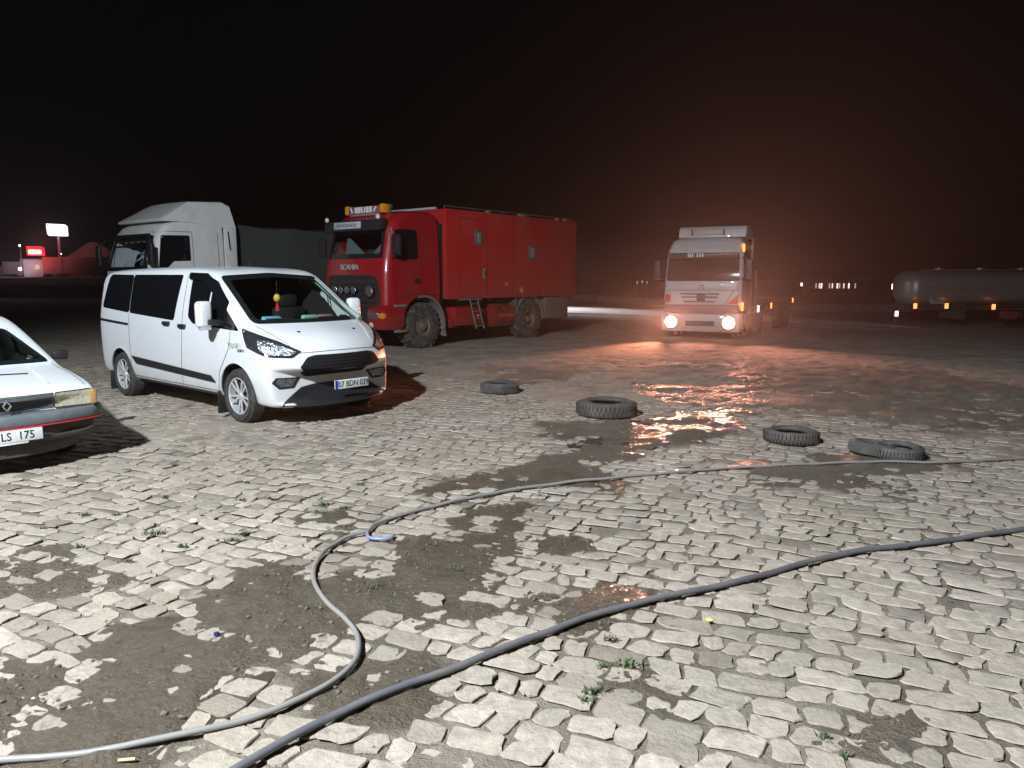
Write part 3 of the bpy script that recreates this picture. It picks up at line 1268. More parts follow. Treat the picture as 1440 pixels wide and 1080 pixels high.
me0 = rings_mesh('cage', loft_rings(van_st, (0.06, 0.17, 0.32, 0.46, 0.6, 0.74, 0.86, 0.955), van_hw, plan=van_plan))
WS = rounded([(-0.80, 1.245), (0.80, 1.245), (0.73, 1.84), (0.0, 1.885), (-0.73, 1.84)], 0.07)
WSI = rounded([(-0.73, 1.29), (0.73, 1.29), (0.655, 1.78), (0.0, 1.825), (-0.655, 1.78)], 0.06)
WSH = rounded([(-0.76, 1.27), (0.76, 1.27), (0.69, 1.81), (0.0, 1.86), (-0.69, 1.81)], 0.07)
body, sk = finish_body('body', me0, M_white, van,
                       arches=((1.685, 0.355, 0.405, -1.2, -0.62), (-1.685, 0.355, 0.395, -1.2, -0.62), (1.685, 0.355, 0.405, 0.62, 1.2), (-1.685, 0.355, 0.395, 0.62, 1.2)),
                       sub=3, holes=(('front', WSH, lambda c: c.x > 0.7 and c.z > 1.2),))
for sx, sy in ((1, -1), (-1, -1), (1, 1), (-1, 1)):
    wheel(van, sx * 1.685, sy * 0.865, sy, 0.345, 0.225, 0.235, 'alloy', steer=0.0)
sk.patch('windscreen', WS, 'front', M_glass, van, 0.006, 0.003, 0.08)
sk.patch('windscreen_border', WS, 'front', M_black, van, 0.003, 0.004, 0.06, hole=WSI)
for ax, s in (('right', -1), ('left', 1)):
    sk.patch('rear_side_window', rounded([(-2.32, 1.36), (-1.33, 1.30), (-1.33, 1.86), (-2.18, 1.87)], 0.07), ax, M_gloss, van, 0.005)
    sk.patch('sliding_door_window', rounded([(-1.305, 1.30), (0.10, 1.235), (0.22, 1.855), (-1.305, 1.862)], 0.05), ax, M_gloss, van, 0.006)
    sk.patch('front_door_window', rounded([(0.50, 1.30), (0.63, 1.215), (0.98, 1.195), (1.05, 1.75), (0.85, 1.80), (0.50, 1.83)], 0.04), ax, M_gloss, van, 0.005)
    sk.patch('quarter_window', rounded([(1.06, 1.19), (1.80, 1.165), (1.07, 1.70)], 0.03), ax, M_gloss, van, 0.005)
    sk.patch('wind_deflector', rounded([(0.42, 1.885), (0.80, 1.875), (1.05, 1.765), (1.42, 1.50), (1.47, 1.40), (1.05, 1.66), (0.80, 1.775), (0.44, 1.80)], 0.03), ax, M_gloss, van, 0.030, 0.01)
    sk.patch('side_moulding', rounded([(-1.30, 0.66), (1.05, 0.555), (1.16, 0.47), (-1.16, 0.55)], 0.02), ax, M_black, van, 0.014)
    sk.patch('sill_trim', [(-1.24, 0.26), (1.22, 0.26), (1.22, 0.33), (-1.24, 0.33)], ax, M_greydark, van, 0.008)
    sk.patch('slide_rail', rounded([(-2.44, 1.19), (-1.36, 1.145), (-1.36, 1.108), (-2.44, 1.15)], 0.01), ax, M_black, van, 0.003)
    for q, hx in enumerate((-0.10, 0.36)):
        dh = sk.patch('door_handle', rrect(hx - 0.09, 1.165 - 0.02 * q, hx + 0.09, 1.215 - 0.02 * q, 0.02), ax, M_black, van, 0.035, 0.01, 0.04)
    sk.seam('door_gap', [(-1.32, 1.885), (-1.34, 0.36), (0.22, 0.36), (0.33, 1.0), (0.36, 1.885)], ax, 0.008, M_dark, van)
    sk.seam('door_gap', [(1.62, 1.20), (1.56, 0.95), (1.28, 0.62), (1.20, 0.36), (0.24, 0.36)], ax, 0.008, M_dark, van)
    # headlight, fog lamp
    sk.patch('headlight', rounded([(0.62, 1.20), (0.70, 0.97), (0.98, 0.865), (1.27, 0.85), (1.37, 0.925), (1.10, 1.05)], 0.02), 'corner_' + ax, M_lampdark, van, 0.006, 0.02, 0.04)
    sk.patch('headlight_reflector', rounded([(0.84, 1.08), (0.88, 0.94), (1.02, 0.895), (1.25, 0.88), (1.31, 0.925), (1.08, 1.02)], 0.03), 'corner_' + ax, M_lamp, van, 0.010, 0.01, 0.02)
    # wheel arch lips
    for wx in (1.685, -1.685):
        rl = 0.405 if wx > 0 else 0.395
        sk.seam('arch_lip', [(wx + (rl + 0.012) * math.cos(a), 0.355 + (rl + 0.012) * math.sin(a)) for a in np.linspace(-0.15, PI + 0.15, 26)], ax, 0.022, M_white, van, 0.012)
    # mirror
    mb = MB()
    mb.box((1.30, s * 1.155, 1.36), (0.13, 0.20, 0.33), bev=0.05, rot=Matrix.Rotation(-0.15 * s, 3, 'Z'), seg=3)
    mir = mb.build('door_mirror', M_white, van)
    mb = MB()
    mb.box((1.33, s * 1.03, 1.255), (0.16, 0.22, 0.075), bev=0.02, rot=Matrix.Rotation(s * 0.1, 3, 'X'))
    mb.build('mirror_arm', M_black, mir)
    mb = MB()
    mb.box((1.31, s * 1.15, 1.185), (0.09, 0.13, 0.04), bev=0.01)
    mb.build('mirror_lamp', M_letter, mir)
    # mudflaps behind each wheel
    for wx in (1.21, -2.13):
        mb = MB()
        mb.box((wx, s * 0.88, 0.22), (0.012, 0.20, 0.30), bev=0.004, rot=Matrix.Rotation(0.06, 3, 'Y'))
        mb.build('mudflap', M_black, van)
    # fog lamps seen from the front
    fl = sk.patch('fog_lamp', rounded([(s * 0.50, 0.60), (s * 0.60, 0.475), (s * 0.80, 0.475), (s * 0.885, 0.555), (s * 0.83, 0.615)], 0.01), 'front', M_lampdark, van, 0.006, 0.02, 0.04)
    sk.patch('fog_lamp_glass', rounded([(s * 0.57, 0.585), (s * 0.63, 0.495), (s * 0.78, 0.495), (s * 0.83, 0.56), (s * 0.80, 0.60)], 0.01), 'front', M_lamp, fl, 0.010, 0.01, 0.03)
    sk.seam('bonnet_crease', [(1.98, s * 0.74), (2.2, s * 0.66), (2.45, s * 0.56)], 'top', 0.05, M_white, van, 0.010)
    sk.seam('bonnet_gap', [(s * 0.80, 1.22), (s * 0.66, 1.02), (s * 0.60, 0.905)], 'front', 0.007, M_dark, van)
sk.seam('bonnet_gap', [(-0.60, 0.905), (-0.2, 0.92), (0.2, 0.92), (0.60, 0.905)], 'front', 0.007, M_dark, van)
for p in body.data.polygons:
    if p.center.x > 2.2 and p.center.z < 0.32 and abs(p.center.y) < 0.66:
        p.material_index = 1
# grille
GR = rounded([(-0.60, 0.735), (-0.50, 0.855), (-0.40, 0.878), (0.40, 0.878), (0.50, 0.855), (0.60, 0.735), (0.44, 0.60), (-0.44, 0.60)], 0.03)
M_grille = mat('matt_black_grille', (0.012, 0.012, 0.013), 0.8, spec=0.2)
gr = sk.patch('grille', GR, 'front', M_grille, van, 0.022, 0.03, 0.04)
for zz in np.linspace(0.64, 0.84, 6):
    hw = 0.44 + 0.13 * min(1, (zz - 0.60) / 0.135) - 0.08 * max(0, (zz - 0.735) / 0.12)
    sk.seam('grille_bar', [(-hw, zz), (hw, zz)], 'front', 0.016, M_grille, gr, 0.030)
for yy in np.linspace(-0.42, 0.42, 9):
    sk.seam('grille_bar', [(yy, 0.62), (yy, 0.86)], 'front', 0.014, M_grille, gr, 0.029)
sk.patch('lower_bumper', rounded([(-0.80, 0.235), (0.80, 0.235), (0.78, 0.30), (0.50, 0.475), (0.32, 0.50), (-0.32, 0.50), (-0.50, 0.475), (-0.78, 0.30)], 0.02), 'front', M_black, van, 0.016, 0.03, 0.05)
sk.patch('lower_air_intake', rrect(-0.42, 0.31, 0.42, 0.415, 0.02), 'front', M_dark, van, 0.022, 0.01)
number_plate(van, (2.70, 0.02, 0.50), (0, 1, 0), (0, 0, 1), '07 BDN 039')
# badge on the front wing
for ax, s in (('right', -1), ('left', 1)):
    c = sk.cast(ax, 1.76, 0.93)[0]
    text_mesh('wing_badge', 'TOURNEO', 0.085, M_letter, van, frame((1.79, c.y + s * 0.006, 0.985), (1 if s < 0 else -1, 0.16 * 1, -0.03) if s < 0 else (-1, 0.16, 0.03), (0, 0, 1)), 0.003)
    text_mesh('wing_badge', 'CUSTOM', 0.045, M_ink, van, frame((1.87, c.y + s * 0.002, 0.925), (1, 0.18, -0.03) if s < 0 else (-1, 0.18, 0.03), (0, 0, 1)), 0.003)
# wipers, washer jets, aerial
for y0, y1 in ((-0.62, -0.02), (0.10, 0.70)):
    a = sk.cast('front', y0, 1.30)[0]
    b = sk.cast('front', y1, 1.285)[0]
    mb = MB()
    mb.tube([a + Vector((0.03, 0, 0)), (a + b) / 2 + Vector((0.05, 0, 0.0)), b + Vector((0.03, 0, -0.02))], 0.009, 6)
    mb.build('wiper', M_black, van)
for y in (-0.42, 0.42):
    c = sk.cast('top', 2.24, y)[0]
    mb = MB()
    mb.box(c + Vector((0, 0, 0.006)), (0.035, 0.03, 0.016), bev=0.005)
    mb.build('washer_jet', M_black, van)
mb = MB()
mb.tube([(0.5, 0, 1.98), (0.42, 0, 2.06)], 0.006, 6)
mb.build('aerial', M_black, van)
# what shows through the windscreen
mb = MB()
mb.prism([(1.15, 0.75), (1.95, 0.75), (2.02, 1.16), (1.72, 1.225), (1.50, 1.245), (1.40, 1.16), (1.15, 1.1)], 'y', -0.80, 0.80, bev=0.02)
mb.build('dashboard', mat('dark_dashboard', (0.035, 0.04, 0.04), 0.7), van)
for y in (-0.42, 0.42):
    mb = MB()
    mb.box((0.75, y, 1.05), (0.16, 0.50, 0.70), bev=0.05)
    mb.box((0.72, y, 1.50), (0.12, 0.28, 0.20), bev=0.05)
    mb.build('front_seat', M_black, van)
mb = MB()
mb.box((0.42, 0, 1.1), (0.02, 1.6, 1.4))
mb.box((1.3, 0, 0.72), (1.8, 1.6, 0.02))
mb.prism([(0.45, 0.7), (1.50, 0.7), (1.50, 1.22), (1.02, 1.62), (0.45, 1.70)], 'y', 0.735, 0.745)
mb.build('cabin_backing', M_dark, van)
for s in (1,):
    mb = MB()
    mb.tube([(1.90, s * 0.80, 1.26), (1.45, s * 0.755, 1.50), (1.02, s * 0.70, 1.78)], 0.035, 8)
    mb.build('pillar_trim', mat('pale_pillar_trim', (0.30, 0.38, 0.35), 0.7), van)
M_hang = mat('yellow_ornament', (0.85, 0.55, 0.05), 0.5)
M_tassel = mat('red_tassel', (0.65, 0.03, 0.02), 0.7)


def van_pt(x, y, z):
    a = math.atan2(VH[1], VH[0])
    return (-4.086 + math.cos(a) * x - math.sin(a) * y, 11.06 + math.sin(a) * x + math.cos(a) * y, z)


orn = thing('hanging_ornament', 'small yellow charm with a red tassel hanging inside the van windscreen', 'ornament', van_pt(1.22, -0.06, 1.52))
mb = MB()
mb.ico((0, 0, 0.02), 0.048, 2, (1, 1, 1.25))
mb.build('charm', M_hang, orn)
mb = MB()
mb.cyl((0, 0, -0.045), (0.0, 0.01, -0.15), 0.014, 0.034, n=8)
mb.build('tassel', M_tassel, orn)
mb = MB()
mb.tube([(0, 0, 0.06), (0, 0, 0.25)], 0.004, 5)
mb.build('cord', M_black, orn)
for (x, y, w, c, lab, nm) in ((1.82, -0.50, 0.26, (0.25, 0.55, 0.72), 'pale blue packet lying on the van dashboard', 'packet'),
                              (1.84, 0.06, 0.24, (0.35, 0.60, 0.48), 'pale green packet lying on the van dashboard', 'packet'),
                              (1.83, 0.31, 0.22, (0.50, 0.20, 0.22), 'dull red packet lying on the van dashboard', 'packet')):
    mb = MB()
    mb.box((0, 0, 0.035), (0.07, w, 0.07), bev=0.015)
    o = mb.build(nm, mat('packet_' + nm + str(x), c, 0.4), None)
    o.location = van_pt(x - 0.06, y, 1.255)
    o.rotation_euler = (0, 0.3, math.atan2(VH[1], VH[0]) + 0.05)
    tag(o, lab, nm)

# ================================================================== OLD WHITE CAR (front end in view, built whole)
CH = np.array([0.755, -0.656])
CH /= np.linalg.norm(CH)
cfront = G(15, 602.5, 0.46)[:2]
corg = cfront - CH * 2.03
car = thing('parked_car', 'old white car with yellowed headlamp and red bumper stripe at the left edge', 'car', (corg[0], corg[1], 0), math.atan2(CH[1], CH[0]))


def car_hw(z):
    if z > 0.80:
        return 0.80 - 0.16 * ((z - 0.80) / 0.6) ** 1.2
    return 0.80 - 0.03 * ((0.80 - z) / 0.5) ** 2


car_st = [(-2.02, 0.40, 0.86, 0.90), (-1.98, 0.32, 0.94, 0.97), (-1.75, 0.27, 1.02, 1), (-1.55, 0.25, 1.12, 1), (-1.2, 0.24, 1.33, 1), (-1.0, 0.23, 1.385, 1), (-0.5, 0.22, 1.405, 1), (-0.25, 0.22, 1.40, 1), (0.0, 0.22, 1.36, 1),
          (0.38, 0.22, 1.20, 1), (0.76, 0.22, 1.03, 1), (0.98, 0.22, 0.935, 1), (1.08, 0.22, 0.905, 1), (1.4, 0.23, 0.872, 0.995), (1.75, 0.25, 0.82, 0.985), (1.90, 0.27, 0.79, 0.975), (1.955, 0.29, 0.765, 0.965), (1.97, 0.32, 0.73, 0.955), (1.975, 0.36, 0.68, 0.94)]
me0 = rings_mesh('cage', loft_rings(car_st, (0.05, 0.15, 0.3, 0.45, 0.6, 0.74, 0.86, 0.955), car_hw, plan=lambda x: 0.16 * max(0, min(1, (x - 0.2) / 1.7)) ** 1.5, curl=0.05, crown=0.015))
body, ck = finish_body('body', me0, M_carwhite, car, arches=((1.15, 0.30, 0.33, -1.0, -0.5), (1.15, 0.30, 0.33, 0.5, 1.0), (-1.23, 0.30, 0.33, -1.0, -0.5), (-1.23, 0.30, 0.33, 0.5, 1.0)), sub=3,
                       holes=(('front', rounded([(-0.67, 0.955), (0.67, 0.955), (0.48, 1.25), (-0.48, 1.25)], 0.05), lambda c: c.x > 0.15),))
for sx, sy in ((1.15, -1), (-1.23, -1), (1.15, 1), (-1.23, 1)):
    wheel(car, sx, sy * 0.69, sy, 0.285, 0.165, 0.18, 'steelcap', rimmat=M_alloy)
CWS = rounded([(-0.70, 0.935), (0.70, 0.935), (0.50, 1.265), (-0.50, 1.265)], 0.05)
ck.patch('windscreen', CWS, 'front', M_glass, car, 0.006, 0.003, 0.08)
ck.patch('windscreen_seal', CWS, 'front', M_black, car, 0.003, 0.004, 0.05, hole=rounded([(-0.65, 0.97), (0.65, 0.97), (0.46, 1.235), (-0.46, 1.235)], 0.05))
for ax in ('right', 'left'):
    ck.patch('door_window', rounded([(-0.28, 0.93), (0.76, 0.90), (0.22, 1.20), (-0.24, 1.31)], 0.04), ax, M_gloss, car, 0.005)
    ck.patch('rear_door_window', rounded([(-1.15, 0.96), (-0.36, 0.93), (-0.32, 1.33), (-0.95, 1.30)], 0.04), ax, M_gloss, car, 0.005)
    ck.seam('door_gap', [(-0.32, 1.34), (-0.33, 0.35), (0.82, 0.35), (0.86, 0.92)], ax, 0.008, M_dark, car)
ck.patch('grille', rrect(-0.395, 0.585, 0.395, 0.735, 0.01), 'front', M_dark, car, 0.004, 0.02, 0.05)
gp = bpy.data.objects[-1] if False else None
grille = [o for o in car.children if o.name.startswith('grille')][0]
for k in range(10):
    zz = 0.594 + k * 0.0148
    ck.seam('grille_slat', [(-0.39, zz), (0.39, zz)], 'front', 0.0085, M_grey, grille, 0.020)
mb = MB()
for a, b in (((0, 0.045), (0.032, 0)), ((0.032, 0), (0, -0.045)), ((0, -0.045), (-0.032, 0)), ((-0.032, 0), (0, 0.045))):
    mb.tube([(0, a[0], a[1]), (0, b[0], b[1])], 0.009, 6)
em = mb.build('diamond_badge', M_chrome, car)
em.location = (1.985, 0, 0.66)
for s in (-1, 1):
    hl = ck.patch('headlight', rrect(s * 0.57 - 0.165, 0.585, s * 0.57 + 0.165, 0.735, 0.012), 'front', M_yellamp, car, 0.012, 0.03, 0.03)
    hl['label'] = 'yellowed rectangular headlamp'
    ck.seam('headlight_rim', rrect(s * 0.57 - 0.165, 0.585, s * 0.57 + 0.165, 0.735, 0.012), 'front', 0.008, M_black, hl, 0.015, closed=True)
    mb = MB()
    mb.box((1.895, s * 0.757, 0.66), (0.12, 0.055, 0.148), bev=0.02, rot=Matrix.Rotation(-s * 0.25, 3, 'Z'))
    mb.build('indicator', mat('faded_amber_lens', (0.36, 0.20, 0.07), 0.35, coat=0.5), car)
    mb = MB()
    mb.box((0.74, s * 0.86, 0.98), (0.09, 0.15, 0.10), bev=0.02)
    mb.build('door_mirror', M_black, car)
    ck.seam('bonnet_crease', [(1.05, s * 0.46), (1.45, s * 0.43), (1.8, s * 0.40)], 'top', 0.022, M_carwhite, car, 0.009)
body.data.materials.append(M_greydark)
for p in body.data.polygons:
    if p.center.x > 1.55 and p.center.z < 0.47 and p.material_index == 0:
        p.material_index = 2
ck.seam('bonnet_gap', [(0.98, -0.70), (1.5, -0.715), (1.88, -0.70)], 'top', 0.007, M_dark, car)
ck.seam('bonnet_gap', [(0.98, 0.70), (1.5, 0.715), (1.88, 0.70)], 'top', 0.007, M_dark, car)
ck.patch('bonnet_vent', rrect(1.36, -0.36, 1.40, 0.36, 0.01), 'top', M_black, car, 0.004, 0.01)


def bumper(parent, name, xc, z0, z1, out, m, hw=0.815, wrap=0.42, curve=0.15, inn=0.10):
    """a bumper band with a rounded plan, wrapped round the corners"""
    pl = []
    for t in np.linspace(-1, 1, 33):
        y = t * hw
        x = xc - curve * abs(t) ** 2.6
        pl.append((x, y))
    pl[0] = (pl[0][0] - 0.05, -hw)
    pl[-1] = (pl[-1][0] - 0.05, hw)
    pl = [(xc - curve - wrap, -hw - 0.004)] + pl + [(xc - curve - wrap, hw + 0.004)]
    prof = [(-inn, z0), (out * 0.75, z0), (out * 0.95, z0 + (z1 - z0) * 0.12), (out, (z0 + z1) / 2), (out * 0.95, z1 - (z1 - z0) * 0.12), (out * 0.75, z1), (-inn, z1)]
    V = []
    n = len(pl)
    for i, (x, y) in enumerate(pl):
        a = Vector(pl[max(i - 1, 0)])
        b = Vector(pl[min(i + 1, n - 1)])
        t = (b - a).normalized()
        nn = Vector((t.y, -t.x))
        for (o, z) in prof:
            V.append((x + nn.x * o, y + nn.y * o, z))
    k = len(prof)
    F = []
    for i in range(n - 1):
        for j in range(k):
            F.append((i * k + j, i * k + (j + 1) % k, (i + 1) * k + (j + 1) % k, (i + 1) * k + j))
    F += [tuple(range(k))[::-1], tuple((n - 1) * k + j for j in range(k))]
    me = me_from(name, V, F, True, 40)
    bm = bmesh.new()
    bm.from_mesh(me)
    bmesh.ops.recalc_face_normals(bm, faces=bm.faces)
    bm.to_mesh(me)
    bm.free()
    return new_obj(name, me, parent, m)


bp_ = bumper(car, 'bumper', 1.975, 0.455, 0.565, 0.055, M_grey, wrap=0.30)
bumper(car, 'bumper_stripe', 1.975, 0.440, 0.456, 0.058, M_redstripe, wrap=0.30).parent = bp_
bumper(car, 'lower_bumper', 1.955, 0.30, 0.442, 0.035, M_greydark, hw=0.77, curve=0.26, wrap=0.2)
bumper(car, 'front_spoiler', 1.93, 0.170, 0.302, 0.022, M_greydark, hw=0.70, curve=0.32, wrap=0.35)
number_plate(car, (2.035, -0.01, 0.385), (0, 1, 0), (0, 0, 1), '34 LS  175', blue=False)
mb = MB()
mb.box((2.03, -0.0, 0.318), (0.012, 0.26, 0.022), bev=0.003)
mb.build('plate_holder_strip', M_plate, car)
mb = MB()
mb.prism([(0.35, 0.5), (0.98, 0.5), (1.02, 0.89), (0.78, 0.93), (0.62, 0.88), (0.35, 0.8)], 'y', -0.66, 0.66, bev=0.02)
mb.build('dashboard', mat('dark_dashboard', (0.035, 0.04, 0.04), 0.7), car)
mb = MB()
mb.box((-0.55, 0, 0.85), (0.02, 1.3, 0.9))
mb.build('cabin_backing', M_dark, car)
for y in (-0.36, 0.36):
    mb = MB()
    mb.box((-0.25, y, 0.75), (0.16, 0.44, 0.6), bev=0.05)
    mb.build('front_seat', M_greydark, car)


# ================================================================== truck cabs from horizontal sections
def cab_mesh(name, levels, bulge=0.07, nf=7):
    """levels: (z, x_front, x_rear, half_width, corner_radius)"""
    rings = []
    for (z, xf, xr, hw, rc) in levels:
        ring = []
        # front face from -y to +y with bulge, then left side, rear, right side
        def fx(y):
            return xf - bulge * (y / hw) ** 2
        cy = hw - rc
        for k in range(5):                   # right front corner
            a = -PI / 2 + (PI / 2) * k / 4
            ring.append((fx(cy) - rc + rc * math.cos(a), -cy + rc * math.sin(a)))
        for k in range(1, nf):
            y = -cy + 2 * cy * k / nf
            ring.append((fx(y), y))
        for k in range(5):
            a = (PI / 2) * k / 4
            ring.append((fx(cy) - rc + rc * math.cos(a), cy + rc * math.sin(a)))
        for k in range(1, 8):
            t = k / 8
            ring.append(((xf - rc) * (1 - t) + (xr + 0.05) * t, hw))
        ring += [(xr + 0.05, hw), (xr, hw - 0.05)]
        ring += [(xr, 0.0)]
        ring += [(xr, -hw + 0.05), (xr + 0.05, -hw)]
        for k in range(1, 8):
            t = k / 8
            ring.append(((xr + 0.05) * (1 - t) + (xf - rc) * t, -hw))
        rings.append([(x, y, z) for x, y in ring])
    n = len(rings[0])
    V = [p for r in rings for p in r]
    F = []
    for i in range(len(rings) - 1):
        for k in range(n):
            F.append((i * n + k, i * n + (k + 1) % n, (i + 1) * n + (k + 1) % n, (i + 1) * n + k))
    F.append(tuple(range(n))[::-1])
    F.append(tuple((len(rings) - 1) * n + k for k in range(n)))
    return me_from(name, V, F)


def interp_levels(keys, step=0.08):
    out = []
    zs = [k[0] for k in keys]
    z = zs[0]
    Z = sorted(set(list(np.arange(zs[0], zs[-1], step)) + zs))
    for z in Z:
        out.append(tuple([float(z)] + [float(np.interp(z, zs, [k[i] for k in keys])) for i in range(1, 5)]))
    return out


# ================================================================== RED TRUCK
RH = np.array([-0.62832068, -0.77795445])
red = thing('expedition_truck', 'red off-road truck with tall red living box and round lamps on its nose', 'truck', (-1.779, 21.96, 0), math.atan2(RH[1], RH[0]))
lev = interp_levels([(0.72, 3.62, 1.70, 1.22, 0.22), (1.10, 3.66, 1.70, 1.245, 0.22), (1.95, 3.64, 1.70, 1.25, 0.24), (2.25, 3.60, 1.70, 1.245, 0.26), (3.05, 3.40, 1.70, 1.20, 0.28), (3.25, 3.28, 1.70, 1.17, 0.30), (3.42, 3.05, 1.72, 1.12, 0.30), (3.50, 2.75, 1.80, 1.02, 0.32), (3.53, 2.4, 1.95, 0.85, 0.3)])
me0 = cab_mesh('cage', lev)
RWS = rounded([(-1.06, 2.30), (1.06, 2.30), (1.00, 3.02), (-1.00, 3.02)], 0.08)
RWH = rounded([(-1.00, 2.36), (1.00, 2.36), (0.94, 2.96), (-0.94, 2.96)], 0.08)
cab, rk = finish_body('cab', me0, M_red, red, arches=((2.32, 0.60, 0.78, -1.4, -0.6), (2.32, 0.60, 0.78, 0.6, 1.4)), sub=0, sharp=40, holes=(('front', RWH, lambda c: c.x > 3.0),))
cab['label'] = 'red cab'
rk.patch('windscreen', RWS, 'front', M_glass, red, 0.008, 0.004, 0.12)
rk.patch('windscreen_seal', RWS, 'front', M_black, red, 0.004, 0.006, 0.08, hole=rounded([(-0.96, 2.42), (0.96, 2.42), (0.90, 2.93), (-0.90, 2.93)], 0.08))
mb = MB()
mb.box((2.2, 0, 2.4), (0.03, 2.1, 1.6))
mb.box((2.9, 0, 2.10), (1.2, 2.1, 0.12), bev=0.03)
mb.build('cab_interior', mat('dark_teal_interior', (0.03, 0.05, 0.048), 0.8), red)
for s in (-0.45, 0.6):
    mb = MB()
    mb.prism([(-0.42, 2.40), (0.42, 2.40), (-0.30, 2.92)] if s < 0 else [(-0.42, 2.40), (0.30, 2.40), (0.28, 2.92)], 'x', 3.10, 3.12)
    o = mb.build('windscreen_curtain', mat('grey_green_curtain', (0.16, 0.22, 0.21), 0.8), red)
    o.location = (0, s, 0)
mb = MB()
mb.box((3.30, 0.1, 2.385), (0.10, 1.7, 0.05), bev=0.02)
mb.build('dashboard_shelf', mat('pale_green_shelf', (0.30, 0.42, 0.40), 0.6), red)
# sun visor with its lettered strip
mb = MB()
mb.prism([(3.42, 3.02), (3.62, 2.98), (3.60, 3.24), (3.36, 3.28)], 'y', -1.08, 1.08, bev=0.03)
vis = mb.build('sun_visor', M_black, red)
mb = MB()
mb.box((0, 0, 0), (1.05, 0.17, 0.012), bev=0.02)
vs = mb.build('visor_sign', mat('visor_sign_white', (0.48, 0.52, 0.60), 0.4), vis)
vs.matrix_local = frame((3.622, -0.14, 3.13), (0, 1, 0), (-0.05, 0, 1))
for i, yy in enumerate(np.linspace(-0.44, 0.34, 16)):
    mb = MB()
    mb.box((yy, (i % 3 - 1) * 0.012, 0.008), (0.018, 0.07 + 0.03 * (i % 2), 0.004), rot=Matrix.Rotation(0.25 * ((i * 7) % 3 - 1), 3, 'Z'))
    mb.build('sign_stroke', M_ink, vs, False)
for s in (-1.0, 0.98):
    mb = MB()
    mb.ico((3.58, s, 3.30), 0.065, 2, (0.7, 1, 1))
    mb.build('marker_lamp', M_plate, red)
# roof lamp bar
mb = MB()
mb.box((3.0, 0, 3.66), (0.24, 1.20, 0.20), bev=0.03)
bar = mb.build('roof_light_bar', mat('light_bar_face', (0.30, 0.09, 0.10), 0.3), red)
bar.location = (0, -0.10, -0.12)
for i, (yy, w, ro) in enumerate(((-0.46, 0.05, 0.5), (-0.28, 0.09, 0.1), (-0.17, 0.08, 0), (-0.06, 0.07, 0.15), (0.06, 0.05, -0.15), (0.17, 0.09, 0), (0.29, 0.08, -0.1), (0.45, 0.05, -0.7))):
    mb = MB()
    mb.box((3.125, yy, 3.67), (0.012, w, 0.15), rot=Matrix.Rotation(ro, 3, 'X'))
    mb.build('bar_stroke', mat('bar_white', (0.75, 0.76, 0.8), 0.4), bar, False)
for s in (-1, 1):
    mb = MB()
    mb.box((3.0, -0.10 + s * 0.68, 3.56), (0.26, 0.15, 0.24), bev=0.05)
    mb.build('beacon', M_amber, red)
mb = MB()
mb.box((3.02, -0.10, 3.425), (0.18, 1.1, 0.05), bev=0.01)
mb.build('light_bar_bracket', M_alum, red)
# nose: brand letters, grille panel, lamps
text_mesh('brand_lettering', 'SCANIA', 0.19, M_letter, red, frame((3.665, -0.05, 2.085), (0, 1, 0), (0, 0, 1)), 0.012, 1.05)
rk.patch('grille', rounded([(-1.02, 1.00), (1.00, 1.00), (1.04, 1.45), (0.94, 1.82), (0.70, 1.90), (-0.94, 1.90)], 0.10), 'front', mat('dark_grille_panel', (0.035, 0.025, 0.026), 0.5), red, 0.02, 0.03, 0.12)
rg = [o for o in red.children if o.name.startswith('grille')][0]
for zz in np.linspace(1.08, 1.82, 6):
    rk.seam('grille_slat', [(-0.92, zz), (0.92, zz)], 'front', 0.05, M_black, rg, 0.045)
for i, yy in enumerate((-0.52, -0.27, -0.02, 0.23, 0.80)):
    R_ = 0.10 if i < 4 else 0.145
    zc = 1.52 if i < 4 else 1.50
    x = rk.cast('front', yy, zc)[0].x
    mb = MB()
    mb.cyl((x + 0.02, yy, zc), (x + 0.15, yy, zc), R_ * 0.7, R_ * 1.05, n=20)
    hsg = mb.build('driving_lamp', M_black, red)
    mb = MB()
    mb.ico((x + 0.145, yy, zc), R_, 3, (0.3, 1, 1))
    mb.build('lamp_glass', M_lamp, hsg)
mb = MB()
mb.box((3.72, 0, 1.24), (0.10, 1.2, 0.05), bev=0.01)
mb.build('lamp_bracket', M_black, red)
number_plate(red, (3.76, -0.05, 1.10), (0, 1, 0), (0, 0, 1), '', blue=False, w=0.46, h=0.22)
